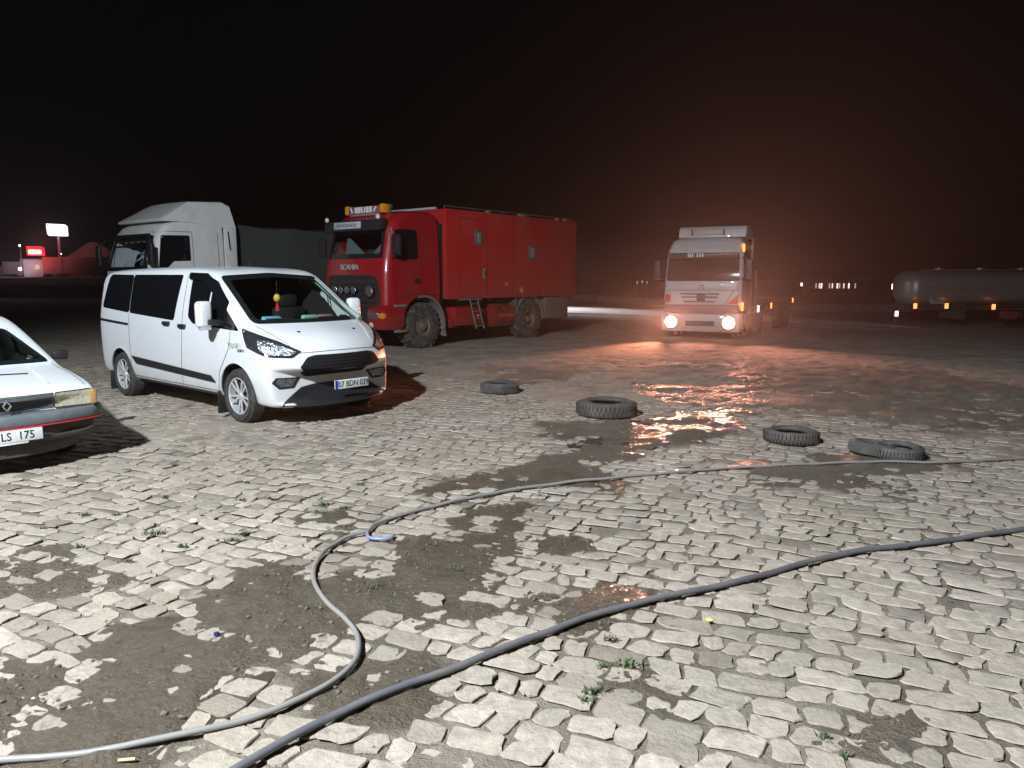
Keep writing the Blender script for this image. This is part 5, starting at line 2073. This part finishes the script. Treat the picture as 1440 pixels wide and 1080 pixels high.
mb.build('catwalk', M_alum, tk)
mb = MB()
mb.box((0.5, -1.255, 2.30), (12.0, 0.03, 0.07), bev=0.005)
mb.build('side_rail', M_mudgrey, tk)
mb = MB()
mb.box((0.5, 0.45, 1.16), (12.2, 0.14, 0.26))
mb.box((0.5, -0.45, 1.16), (12.2, 0.14, 0.26))
mb.box((-3.0, 0, 0.95), (0.2, 2.2, 0.9))
mb.box((0.6, 0, 1.28), (11.8, 2.3, 0.07))
mb.build('chassis', M_chassis, tk)
for x in (1.6, 2.9, 4.2):
    for s in (-1, 1):
        wheel(tk, x, s * 1.03, s, 0.50, 0.36, 0.28, 'truckrear', M_dustrub, M_steel)
for x in (-6.0, -4.15, -1.35, 2.4):
    mb = MB()
    mb.box((x, -1.26, 1.28 - (0.06 if x > -3 else 0)), (0.20, 0.06, 0.30), bev=0.02)
    mb.build('marker_lamp', M_orangelight, tk)
mb = MB()
mb.box((-5.1, -1.26, 1.66), (0.10, 0.06, 0.30), bev=0.015)
mb.box((-4.7, -1.24, 1.5), (0.8, 0.04, 0.22), bev=0.02)
mb.build('reflective_plate', M_letter, tk)
mb = MB()
mb.box((-0.4, -1.30, 0.75), (1.1, 0.06, 0.45), bev=0.03)
mb.build('red_mudflap', mat('dull_red_flap', (0.35, 0.05, 0.04), 0.6), tk)


def work_lamp(label, px, py, Y, post=None, size=0.16, m=None, cat='lamp', nm='lamp'):
    p = AT(px, py, Y)
    base = float(zg(p[0], p[1])) - 0.05
    t = thing(nm, label, cat, (p[0], p[1], base))
    h = p[2] - base
    mb = MB()
    mb.cyl((0, 0, 0), (0, 0, h + 0.05), 0.05, n=8)
    mb.build('post', M_chassis, t)
    mb = MB()
    mb.box((0, 0.03, h), (size * 1.3, 0.16, size * 1.6), bev=0.02)
    mb.build('lamp_housing', M_black, t)
    mb = MB()
    mb.box((0, -0.07, h), (size, 0.05, size * 1.7), bev=0.015)
    mb.build('lamp_face', m or M_whitelight, t)
    return t


work_lamp('low white lamp standing at the left end of the silver tanker', 1260, 441, 42.5, size=0.17)
work_lamp('distant white lamp just above the left end of the silver tanker', 1256, 403, 95, size=0.40)
work_lamp('lone far white lamp between the white truck and the row of lit windows', 1127, 400, 120, size=0.28)

# far building with its row of lit windows
fbp = AT(1182, 402, 150)
fbz = float(zg(fbp[0], fbp[1]))
far = thing('far_building', 'low dark building on the horizon with a row of lit windows', 'building', (fbp[0], fbp[1] + 2, fbz))
mb = MB()
mb.box((0, 2.0, 1.7), (12, 5, 3.4), bev=0.05)
mb.build('wall', mat('dark_far_wall', (0.05, 0.045, 0.04), 0.8), far)
mb = MB()
mb.prism([(-6.3, 3.4), (6.3, 3.4), (6.1, 3.9), (-6.1, 3.9)], 'y', -0.8, 4.8)
mb.build('roof', mat('dark_far_roof', (0.04, 0.03, 0.03), 0.8), far)
for k, x in enumerate((-4.3, -3.6, -3.2, -1.6, -1.0, 0.0, 0.45, 1.3, 2.3, 3.6)):
    mb = MB()
    mb.box((x, -0.55, 1.45 + (fbp[2] - fbz - 1.45)), (0.24, 0.06, 1.0), bev=0.01)
    mb.build('window', mat('lit_window_%d' % (k % 3), (0.6, 0.5, 0.4), 0.5, emis=(1.0, 0.78, 0.6), estr=(0.5, 1.2, 2.4)[k % 3]), far)

# three faint lights beyond the red truck
for k, (px, st) in enumerate(((896, 1), (903, 1), (910, 1))):
    t = work_lamp(('dim far lamp, leftmost of three on the horizon between the trucks', 'dim far lamp, middle of three on the horizon between the trucks', 'dim far lamp, rightmost of three on the horizon between the trucks')[k],
                  px, 397 - (k == 1), 130, size=0.22, m=mat('dim_lamp', (0.5, 0.4, 0.4), 0.5, emis=(1.0, 0.7, 0.6), estr=0.5))
    t['group'] = 'dim far lamps between the trucks'

# pale concrete road strip and kerb beyond the red truck, with an added lamp, out of view, to brighten it
for nm, a, b_, y0, y1, z, c, kd in (('road', 735, 1240, 429.5, 439.5, 0.0, (0.52, 0.50, 0.48), 'structure'),):
    P = [G(a, y1), G(b_, y1 + 3), G(b_, y0 + 3), G(a, y0)]
    mb = MB()
    x0, x1 = P[0][0], P[1][0]
    Y0, Y1 = P[0][1], P[3][1]
    N = 30
    vs = []
    for i in range(N + 1):
        x = x0 + (x1 * 1.2 - x0) * i / N
        vs.append((x, Y0, float(zg(x, Y0)) + 0.05))
        vs.append((x, Y1, float(zg(x, Y1)) + 0.05))
    me = me_from('road', vs, [(2 * i, 2 * i + 2, 2 * i + 3, 2 * i + 1) for i in range(N)])
    o = new_obj('road', me, None, mat('pale_concrete', c, 0.6, noise=0.25, nscale=0.8))
    tag(o, 'pale concrete road strip crossing the far side of the yard', None, None, 'structure')
kb = thing('boundary_kerb', 'long low pale kerb wall along the far edge of the yard', 'wall', (0, 66, 0))
mb = MB()
for i in range(16):
    x = 2 + i * 2.2
    z = float(zg(x, 66))
    mb.box((x, 0, z + 0.25), (2.17, 0.3, 0.75), bev=0.02)
mb.build('kerb_blocks', mat('brown_concrete', (0.22, 0.19, 0.17), 0.8, noise=0.3, nscale=2), kb)
sl = thing('added_road_lamp', 'lamp added out of sight behind the red box to light the pale road', 'lamp', (1.75, 46.5, 0))
mb = MB()
mb.cyl((0, 0, 0), (0, 0, 4.6), 0.07, 0.05, n=10)
mb.build('post', M_chassis, sl)
mb = MB()
mb.box((0.2, -0.1, 4.62), (0.6, 0.2, 0.10), bev=0.03)
mb.build('lamp_head', M_greydark, sl)
lamp('added_road_lamp_light', 'SPOT', (2.1, 46.4, 4.5), 2300, (0.95, 0.95, 1.0), 0.1, (4.5, 45.0, -0.1), 120, 0.6)  # unseen source, added only to light the road strip

# ================================================================== LEFT BACKGROUND
# concrete wall, dark band above
lw = thing('concrete_wall', 'low grey concrete wall running along the far left edge of the yard', 'wall', (-52, 72, 0))
mb = MB()
for i in range(14):
    mb.box((-18 + i * 3.0, 0, 0.62), (2.97, 0.25, 1.24), bev=0.02)
mb.build('wall_panels', mat('dim_grey_concrete', (0.30, 0.30, 0.27), 0.85, noise=0.3, nscale=0.7), lw)
bank = me_from('bank', [(-95, 74, 0), (-20, 74, 0), (-20, 78, 1.9), (-95, 78, 1.9), (-95, 110, 2.2), (-20, 110, 2.2)], [(0, 1, 2, 3), (3, 2, 5, 4)])
o = new_obj('bank', bank, None, mat('dark_bank_earth', (0.02, 0.019, 0.017), 0.95, noise=0.3, nscale=1))
tag(o, 'dark raised bank behind the grey concrete wall', None, None, 'structure')


def at_bg(px, py, Y):
    return AT(px, py, Y)


# illuminated sign board on its post
p = at_bg(80.5, 323, 84)
sg = thing('illuminated_sign', 'bright white illuminated sign board with pink lettering on a tall post', 'sign', (p[0], p[1], 2.0))
hz = p[2] - 2.0
mb = MB()
mb.cyl((0, 0.15, 0), (0, 0.15, hz - 0.5), 0.17, 0.13, n=10)
mb.build('post', mat('reddish_post', (0.30, 0.14, 0.14), 0.7), sg)
mb = MB()
W, Hh = 2.26, 1.30
mb.prism([(-W / 2 + 0.22, -Hh / 2), (W / 2, -Hh / 2 - 0.06), (W / 2, Hh / 2 - 0.32), (W / 2 - 0.26, Hh / 2 - 0.10), (-W / 2, Hh / 2), (-W / 2 + 0.04, -Hh / 2 + 0.2)], 'y', -0.10, 0.10)
bd = mb.build('sign_board', mat('sign_lit_white', (0.8, 0.8, 0.8), 0.5, emis=(1.0, 0.93, 1.0), estr=1.25), sg, False)
bd.location = (0, 0, hz)
text_mesh('sign_lettering', 'VATAN', 0.52, mat('sign_pink_letters', (0.30, 0.03, 0.18), 0.5, emis=(0.6, 0.12, 0.45), estr=0.25), bd, frame((0.02, -0.11, 0.08), (1, 0, -0.03), (0, 0, 1)), 0.006, 1.05)
mb = MB()
for i in range(7):
    mb.box((-0.35 + i * 0.13, -0.108, -0.36), (0.07, 0.012, 0.10))
mb.build('small_lettering', mat('sign_pale_pink', (0.6, 0.3, 0.4), 0.5, emis=(1.0, 0.55, 0.75), estr=0.9), bd, False)
lamp('sign_glow', 'POINT', (p[0], p[1] - 1.0, p[2]), 160, (1.0, 0.8, 0.95), 0.5)

p = at_bg(50, 353, 84)
rs = thing('red_lit_sign', 'glowing red neon sign box on the roof of the far kiosk', 'sign', (p[0], p[1], p[2] - 0.5))
mb = MB()
mb.prism(rounded([(-0.90, 0.0), (0.95, 0.0), (0.9, 0.85), (0.6, 1.0), (-0.95, 1.0)], 0.12), 'y', -0.1, 0.15)
mb.build('sign_rim', mat('neon_red_rim', (0.8, 0.02, 0.02), 0.4, emis=(1.0, 0.01, 0.02), estr=1.5), rs)
mb = MB()
mb.prism(rounded([(-0.72, 0.16), (0.72, 0.16), (0.68, 0.62), (-0.74, 0.66)], 0.12), 'y', -0.14, -0.10)
mb.build('sign_tubes', mat('neon_red_core', (1, 0.5, 0.4), 0.4, emis=(1.0, 0.42, 0.32), estr=4.5), rs)
lamp('red_sign_glow', 'POINT', (p[0] + 0.5, p[1] - 1.6, p[2] - 0.3), 150, (1.0, 0.08, 0.06), 0.4)

# far kiosk, parked lorries and a red trailer on the bank
p = at_bg(48, 383, 86)
kz = 2.0
ks = thing('roadside_kiosk', 'small pale kiosk below the red neon sign', 'building', (p[0] + 0.4, p[1], kz))
mb = MB()
mb.box((0, 0, 0.95), (2.2, 1.5, 1.9), bev=0.03)
mb.build('wall', mat('pale_kiosk_wall', (0.42, 0.38, 0.42), 0.7, noise=0.3, nscale=1.5), ks)
mb = MB()
mb.box((0, -0.1, 1.95), (2.5, 1.9, 0.12), bev=0.02)
mb.build('roof', mat('kiosk_roof', (0.25, 0.22, 0.26), 0.7), ks)
mb = MB()
mb.box((0.5, -0.77, 1.1), (0.5, 0.04, 0.5))
mb.build('window', mat('kiosk_window_lit', (0.5, 0.35, 0.1), 0.5, emis=(1.0, 0.6, 0.25), estr=0.4), ks)
p = at_bg(22, 383, 88)
bv = thing('box_lorry', 'small grey box lorry parked far off at the left edge', 'truck', (p[0], p[1], kz))
mb = MB()
mb.box((0.3, 0, 1.05), (2.4, 1.8, 1.45), bev=0.05)
mb.build('cargo_box', mat('lorry_grey', (0.38, 0.34, 0.38), 0.6), bv)
mb = MB()
mb.box((-1.6, 0, 0.75), (1.2, 1.7, 1.1), bev=0.15)
mb.build('cab', mat('lorry_cab_purple_grey', (0.22, 0.17, 0.24), 0.5), bv)
for x in (-1.5, 0.9):
    wheel(bv, x, -0.75, -1, 0.32, 0.2, 0.18, 'steelcap', M_rubber, M_alloy)
mb = MB()
mb.box((-1.7, -0.88, 0.95), (0.7, 0.04, 0.4), bev=0.02)
mb.build('cab_window', M_gloss, bv)
for (px, py, c, lab, st, sz) in ((38.5, 378.5, (1.0, 0.88, 0.92), 'bright white lamp low beside the far kiosk', 14, 0.34), (95.5, 357.5, (1.0, 0.85, 0.75), 'tiny white lamp above the maroon trailer', 3, 0.14), (38, 346, (1.0, 0.85, 0.8), 'small white lamp on the corner of the red neon sign', 5, 0.18), (2, 376, (1.0, 0.6, 0.75), 'pink lamp at the far left edge', 2.2, 0.40)):
    q = at_bg(px, py, 84.5)
    t = thing('yard_lamp', lab, 'lamp', (q[0], q[1] - 1.2, 2.0))
    h = q[2] - 2.0
    mb = MB()
    mb.cyl((0, 0, 0), (0, 0, h), 0.04, n=8)
    mb.build('post', M_chassis, t)
    mb = MB()
    mb.ico((0, -0.05, h), sz / 2, 2)
    mb.build('lamp_globe', mat('globe_%d' % int(px), (1, 1, 1), 0.5, emis=c, estr=st), t)
q = at_bg(38.5, 378.5, 84.5)
lamp('kiosk_glow', 'POINT', (q[0] - 0.3, q[1] - 2.2, q[2] + 0.4), 260, (1.0, 0.85, 0.95), 0.3)
p = at_bg(110, 383, 85)
rt = thing('maroon_trailer', 'long maroon trailer parked on the bank under the white sign', 'trailer', (p[0], p[1], kz))
mb = MB()
mb.box((0.6, 0, 1.25), (7.6, 2.4, 1.9), bev=0.04)
mb.build('side_boards', mat('maroon_boards', (0.28, 0.045, 0.035), 0.7, noise=0.5, nscale=0.6), rt)
for x in (-2.0, 2.2, 3.2):
    wheel(rt, x, -1.0, -1, 0.45, 0.3, 0.25, 'truckrear', M_dustrub, M_steel)
p = at_bg(122, 362, 100)
bb = thing('gabled_shed', 'dim pink gabled shed roof showing above the maroon trailer', 'building', (p[0] + 1.2, p[1], 2.1))
zt = p[2] - 2.1
mb = MB()
mb.box((0, 3, zt / 2), (7.0, 6, zt), bev=0.02)
mb.build('wall', mat('shed_wall', (0.20, 0.09, 0.08), 0.8), bb)
mb = MB()
mb.prism([(-3.9, zt - 0.1), (3.9, zt - 0.1), (0.4, zt + 1.95), (-0.6, zt + 1.95)], 'y', -0.4, 6.4)
mb.build('roof', mat('shed_roof', (0.34, 0.13, 0.13), 0.7, noise=0.15, nscale=0.5), bb)
lamp('shed_glow', 'POINT', (p[0] - 1.5, p[1] - 7, p[2] + 1.5), 300, (1.0, 0.5, 0.45), 0.6)

# ================================================================== TYRES LYING IN THE YARD
TY = [(702, 556, 0.295, 0.24, 0.17, 0, 'small worn tyre lying flat nearest the red truck'),
      (857, 591, 0.385, 0.285, 0.20, 0, 'large thick worn tyre lying flat beside the glittering puddle'),
      (1124, 629, 0.29, 0.25, 0.14, 0, 'dark tyre lying flat left of the leaning tyre pair'),
      (1238, 646, 0.22, 0.20, 0.13, 0.10, 'small tyre tipped against its neighbour near the right edge'),
      (1276, 651, 0.235, 0.22, 0.13, -0.06, 'rightmost tyre lying flat in the mud')]


M_worn = mat('grey_worn_rubber', (0.075, 0.074, 0.072), 0.88, dirt=(0.17, 0.145, 0.115), dirt_amt=0.7, nscale=7, bump=0.3)


def lying_tyre(px, py, R, w, h, tilt, lab):
    p = G(px, py)
    R_ = R
    z = float(zg(p[0], p[1]))
    c = np.array([p[0], p[1] + R_ * 0.85])
    o = thing('old_tyre', lab, 'tyre', (c[0], c[1], z + 0.01), random.random() * 3, 'old tyres strewn over the yard')
    o.rotation_euler = (tilt, tilt * 0.5, random.random() * 3)
    mb = MB()
    ri = R_ * 0.56
    prof = [(ri, 0.02), (ri + 0.02, 0.0), (R_ * 0.80, 0.0), (R_ * 0.95, 0.02), (R_, 0.05), (R_ * 1.0, h * 0.5), (R_, h - 0.05), (R_ * 0.95, h - 0.02), (R_ * 0.80, h), (ri + 0.02, h - 0.01), (ri, h - 0.03), (ri + 0.015, h - 0.05),
            (R_ * 0.88, h - 0.06), (R_ * 0.90, h * 0.5), (R_ * 0.88, 0.06), (ri + 0.015, 0.05)]
    n = 48
    rows = []
    for i in range(n):
        a = 2 * PI * i / n
        wob = 1 + 0.012 * math.sin(3 * a + px)
        rows.append([mb.bm.verts.new((r * wob * math.cos(a), r * wob * math.sin(a), zz)) for r, zz in prof])
    k = len(prof)
    for i in range(n):
        A, B = rows[i], rows[(i + 1) % n]
        for j in range(k):
            mb.bm.faces.new((A[j], B[j], B[(j + 1) % k], A[(j + 1) % k]))
    mb.build('carcass', M_worn, o, True, 40)
    mb = MB()
    m = 44
    for i in range(m):
        a = 2 * PI * i / m
        M = Matrix.Rotation(a, 3, 'Z')
        for zz, da in ((h * 0.30, 0.0), (h * 0.68, 0.07)):
            M2 = Matrix.Rotation(a + da, 3, 'Z')
            mb.box(M2 @ Vector((R_ + 0.002, 0, zz)), (0.004, 2 * PI * R_ / m * 0.82, h * 0.32))
    mb.build('tread', M_worn, o, False)['kind'] = 'stuff'
    return o


for t in TY:
    lying_tyre(*t)

# ================================================================== HOSES
def hose(name, lab, px, r, m, lift=0.0):
    pts = [Vector(G(*p)[:2]).to_3d() for p in px]
    # Catmull-Rom through the points
    out = []
    n = len(pts)
    for i in range(n - 1):
        p0, p1, p2, p3 = pts[max(i - 1, 0)], pts[i], pts[i + 1], pts[min(i + 2, n - 1)]
        seg = max(3, int((p2 - p1).length / 0.05))
        for k in range(seg):
            t = k / seg
            out.append(0.5 * ((2 * p1) + (-p0 + p2) * t + (2 * p0 - 5 * p1 + 4 * p2 - p3) * t * t + (-p0 + 3 * p1 - 3 * p2 + p3) * t ** 3))
    out.append(pts[-1])
    X = np.array([p.x for p in out])
    Y = np.array([p.y for p in out])
    zt = zg(X, Y) + (fbm(X * 0.5, Y * 0.5, 51, 2) - 0.5) * 0.02 + 0.010 + 0.004 * mud(X, Y) + r + 0.006 * np.abs(np.sin(np.arange(len(X)) * 0.31)) + lift
    mb = MB()
    mb.tube([Vector((a, b, c)) for a, b, c in zip(X, Y, zt)], r, 10)
    o = mb.build(name, m, None, True, 60)
    tag(o, lab, 'hose')
    return o


M_hose1 = mat('pale_grey_hose', (0.27, 0.26, 0.25), 0.36, coat=0.2, noise=0.5, nscale=3, dirt=(0.16, 0.14, 0.11), dirt_amt=0.6)
M_hose2 = mat('blue_grey_hose', (0.125, 0.125, 0.142), 0.5, coat=0.1, noise=0.5, nscale=3, dirt=(0.17, 0.15, 0.12), dirt_amt=0.7)
hose('garden_hose', 'thin pale grey hose snaking in an S past the mud and off between the tyres',
     [(-90, 1082), (60, 1074), (150, 1062), (260, 1040), (345, 1019), (420, 992), (470, 966), (500, 935), (503, 902), (484, 876), (458, 852), (443, 828), (442, 804), (456, 781), (480, 765), (500, 757), (517, 753), (528, 742), (560, 731), (610, 717), (660, 706), (720, 694), (790, 684), (860, 677), (920, 671), (1000, 664), (1080, 660), (1160, 656), (1240, 653), (1320, 654), (1400, 650), (1500, 644)],
     0.0135, M_hose1)
hose('water_hose', 'thicker blue-grey hose crossing the stones in one long diagonal to the right edge',
     [(300, 1110), (355, 1078), (430, 1036), (500, 1002), (560, 978), (620, 956), (680, 932), (745, 906), (820, 879), (890, 858), (960, 841), (1040, 823), (1120, 800), (1180, 785), (1240, 776), (1320, 767), (1400, 755), (1520, 738)],
     0.0175, M_hose2)
fl = hose('hose_offcut', 'short curled blue hose offcut where the thin hose bends', [(517, 754), (518, 761), (530, 764), (548, 763), (553, 758)], 0.012, mat('blue_hose_piece', (0.22, 0.25, 0.42), 0.4))

# ================================================================== SMALL THINGS ON THE GROUND
def bit(name, lab, cat, px, py, build):
    p = G(px, py)
    z = float(zg(p[0], p[1])) + 0.012
    mb = MB()
    m = build(mb)
    o = mb.build(name, m, None)
    o.location = (p[0], p[1], z)
    if name in ('yellow_flower', 'bottle_cap'):
        o.scale = (0.65, 0.65, 0.65)
    tag(o, lab, cat)
    return o


def b_flower(mb):
    for k in range(6):
        a = k * PI / 3
        mb.box((0.016 * math.cos(a), 0.016 * math.sin(a), 0.012), (0.024, 0.014, 0.004), rot=Matrix.Rotation(a, 3, 'Z') @ Matrix.Rotation(-0.5, 3, 'Y'))
    mb.ico((0, 0, 0.012), 0.009, 1)
    return mat('yellow_petals', (0.85, 0.78, 0.15), 0.5)


bit('yellow_flower', 'tiny yellow flower head lying on the stones below the thick hose', 'flower', 997, 877, b_flower)


def b_cap(mb):
    mb.cyl((0, 0, 0), (0, 0, 0.02), 0.024, 0.021, n=16)
    return mat('dark_blue_cap', (0.02, 0.03, 0.12), 0.4)


bit('bottle_cap', 'dark blue bottle cap in the mud left of the thin hose', 'cap', 305, 896, b_cap)


def b_butt(mb):
    mb.cyl((-0.03, 0, 0.008), (0.03, 0.008, 0.008), 0.006, n=8)
    return mat('tan_butt', (0.75, 0.5, 0.25), 0.7)


bit('cigarette_butt', 'pale cigarette butt lying at the bottom edge under the thin hose', 'litter', 178, 1076, b_butt)
bit('paper_scrap', 'white scrap of paper on the stones near the left weeds', 'litter', 272, 736, lambda mb: (mb.box((0, 0, 0.008), (0.05, 0.035, 0.012), bev=0.004, rot=Matrix.Rotation(0.4, 3, 'X')), mat('white_paper', (0.8, 0.8, 0.78), 0.7))[1])
bit('stone_chip', 'loose pale stone chip in the dark mud patch right of the hose bend', 'stone', 678, 773, lambda mb: (mb.ico((0, 0, 0.01), 0.06, 1, (1.3, 0.4, 0.3)), M_stone)[1])

# weeds in the joints: each tuft a plant of its own
WEEDS = [(216, 752, 1.0), (120, 725, 0.6), (165, 726, 0.5), (232, 700, 0.5), (340, 705, 0.6), (380, 702, 0.4), (325, 762, 0.8), (345, 752, 0.6), (448, 724, 1.1), (455, 712, 0.8), (485, 716, 0.6), (505, 683, 0.7), (345, 680, 0.5),
         (112, 770, 0.5), (310, 672, 0.4), (520, 830, 1.2), (540, 842, 0.9), (605, 770, 0.7), (640, 805, 0.8), (600, 800, 0.5), (700, 748, 0.6), (835, 975, 0.7), (822, 988, 0.5), (885, 936, 0.8), (858, 902, 0.5), (850, 940, 0.5), (1190, 1066, 0.4),
         (430, 858, 0.5), (255, 770, 0.5), (180, 790, 0.5), (760, 700, 0.5), (245, 655, 0.4), (178, 662, 0.4), (1160, 1040, 0.5), (60, 745, 0.4)]
M_leaf = mat('weed_green', (0.085, 0.125, 0.045), 0.7, noise=0.4, nscale=30)
M_leaf2 = mat('weed_dull_green', (0.07, 0.09, 0.04), 0.7, noise=0.4, nscale=30)
WEED_WHERE = ['bright tuft below the paper scrap in the left stones', 'small tuft far left above the brown mud', 'tiny tuft a hand right of the one above the brown mud', 'tiny tuft just above the paper scrap',
              'tuft midway between the van front wheel and the hose bend', 'tiny tuft to the right of the tuft under the van', 'tuft at the top edge of the big dark mud', 'second tuft at the top edge of the big dark mud, nearer the hose',
              'large tuft in the little mud hollow above the hose bend', 'tuft on the rim of the little mud hollow above the hose bend', 'small tuft right of the mud hollow above the hose bend', 'tuft standing alone well above the hose bend, nearest the van bumper', 'small tuft highest up in the left stones',
              'small tuft touching the left brown mud', 'tiny tuft in line with the van front wheel', 'biggest tuft in the dark mud right of the S hose', 'second tuft in the dark mud right of the S hose, lower down', 'tuft inside the wide mud right of the hose bend', 'tuft in the lower part of the wide mud right of the bend', 'small tuft in the middle of the wide mud right of the bend',
              'tuft where the thin hose enters the upper mud', 'biggest tuft in the near stones just under the thick hose', 'tuft at the foot of the biggest near tuft', 'tuft right of the biggest near tuft, closer to the thick hose', 'tuft touching the thick hose from below', 'small tuft between the biggest near tuft and the thick hose', 'tuft at the bottom right among the near stones',
              'tiny tuft in the mud just left of the S hose', 'tiny tuft above the big dark mud, second from the paper scrap', 'tiny tuft between the two left mud patches', 'tiny tuft on the stones just below the thin hose far part', 'tiny tuft near the shadow of the old car, right one', 'tiny tuft near the shadow of the old car, left one',
              'small tuft left of the bottom right tuft', 'tiny tuft at the far left rim of the lit stones']
for i, (px, py, s) in enumerate(WEEDS):
    p = G(px, py)
    V = []
    F = []
    for k in range(int(46 * s) + 10):
        a = random.random() * 2 * PI
        r0 = random.random() * 0.05 * s
        hh = (0.012 + 0.026 * random.random()) * (0.6 + 0.5 * s)
        w = 0.0016 + 0.0022 * random.random()
        cx, cy = r0 * math.cos(a) * 1.6, r0 * math.sin(a)
        b_ = random.random() * 2 * PI
        tx_, ty_ = math.cos(b_) * hh * 0.9, math.sin(b_) * hh * 0.9
        px_, py_ = -math.sin(b_) * w, math.cos(b_) * w
        o = len(V)
        V += [(cx - px_, cy - py_, 0), (cx + px_, cy + py_, 0), (cx + tx_ * 0.5 + px_ * 1.4, cy + ty_ * 0.5 + py_ * 1.4, hh * 0.7), (cx + tx_ * 0.5 - px_ * 1.4, cy + ty_ * 0.5 - py_ * 1.4, hh * 0.7), (cx + tx_, cy + ty_, hh * 0.95)]
        F += [(o, o + 1, o + 2, o + 3), (o + 3, o + 2, o + 4)]
    me = me_from('weed_tuft', V, F)
    o = new_obj('weed_tuft', me, None, M_leaf if i % 3 else M_leaf2)
    o.location = (p[0], p[1], float(zg(p[0], p[1])) + 0.0)
    tag(o, 'green weed, ' + WEED_WHERE[i], 'weed', 'weed tufts between the stones')

# clods, grit and crumbs of stone lying in the mud and between the stones
V = []
F = []
ico = bmesh.new()
bmesh.ops.create_icosphere(ico, subdivisions=1, radius=1)
IV = [v.co.copy() for v in ico.verts]
IF = [tuple(v.index for v in f.verts) for f in ico.faces]
ico.free()
cand = []
for k in range(26000):
    y = 2.2 + 11 * random.random() ** 1.6
    x = (random.random() * 2 - 1) * (0.75 * y + 0.3)
    cand.append((x, y))
cx_ = np.array([c[0] for c in cand])
cy_ = np.array([c[1] for c in cand])
cm = mud(cx_, cy_)
cz = zg(cx_, cy_) - 0.0095 + cm * 0.0215 + (fbm(cx_ * 5, cy_ * 5, 41, 5) - 0.5) * (0.018 + 0.022 * cm) + (fbm(cx_ * 2.3, cy_ * 2.3, 81, 3) - 0.5) * 0.042 * cm + (fbm(cx_ * 0.5, cy_ * 0.5, 51, 2) - 0.5) * 0.02 \
    + 0.0045 * sstep(4.0, 9.0, cy_)
gn = sstep(0.40, 0.66, fbm(cx_ * 1.7, cy_ * 1.7, 91, 3)) + 0.12
n_ = 0
for k in range(len(cand)):
    if random.random() > ((0.75 if cm[k] > 0.6 else 0.14) * gn[k]) or n_ > 9000:
        continue
    n_ += 1
    r = 0.0025 + 0.011 * random.random() ** 4
    a = random.random() * PI
    sx_, sy_, sz_ = r * random.uniform(0.8, 1.7), r * random.uniform(0.7, 1.3), r * random.uniform(0.5, 0.9)
    o = len(V)
    for v in IV:
        q = 1 + random.uniform(-0.2, 0.2)
        x, y = v.x * sx_ * q, v.y * sy_ * q
        V.append((cand[k][0] + x * math.cos(a) - y * math.sin(a), cand[k][1] + x * math.sin(a) + y * math.cos(a), cz[k] + r * 0.3 + v.z * sz_ * q))
    F += [tuple(o + i for i in f) for f in IF]
me = me_from('grit', V, F)
o = new_obj('grit', me, None, mat('wet_grit', (0.13, 0.11, 0.085), 0.35, noise=0.7, nscale=3))
tag(o, 'grit and mud crumbs scattered over the mud', None, None, 'stuff')

# ================================================================== HAZE VOLUME, ADDED TO IMITATE LENS VEIL
me = bpy.data.meshes.new('haze')
bm = bmesh.new()
bmesh.ops.create_cube(bm, size=1, matrix=Matrix.Translation((0, 75, 5.6)) @ Matrix.Diagonal((330, 190, 18.0, 1)))
bm.to_mesh(me)
bm.free()
hm = bpy.data.materials.new('lens_veil_haze')
hm.use_nodes = True
hn = hm.node_tree.nodes
hn.clear()
ho = hn.new('ShaderNodeOutputMaterial')
hv = hn.new('ShaderNodeVolumePrincipled')
hv.inputs['Color'].default_value = (0.9, 0.9, 0.9, 1)
hv.inputs['Density'].default_value = 0.0010
hv.inputs['Anisotropy'].default_value = 0.76
hm.node_tree.links.new(hv.outputs[0], ho.inputs['Volume'])
me.materials.append(hm)
hz_ = new_obj('haze', me)
hz_['kind'] = 'stuff'
hz_['label'] = 'thin haze volume added to imitate lens veil around the headlamps'
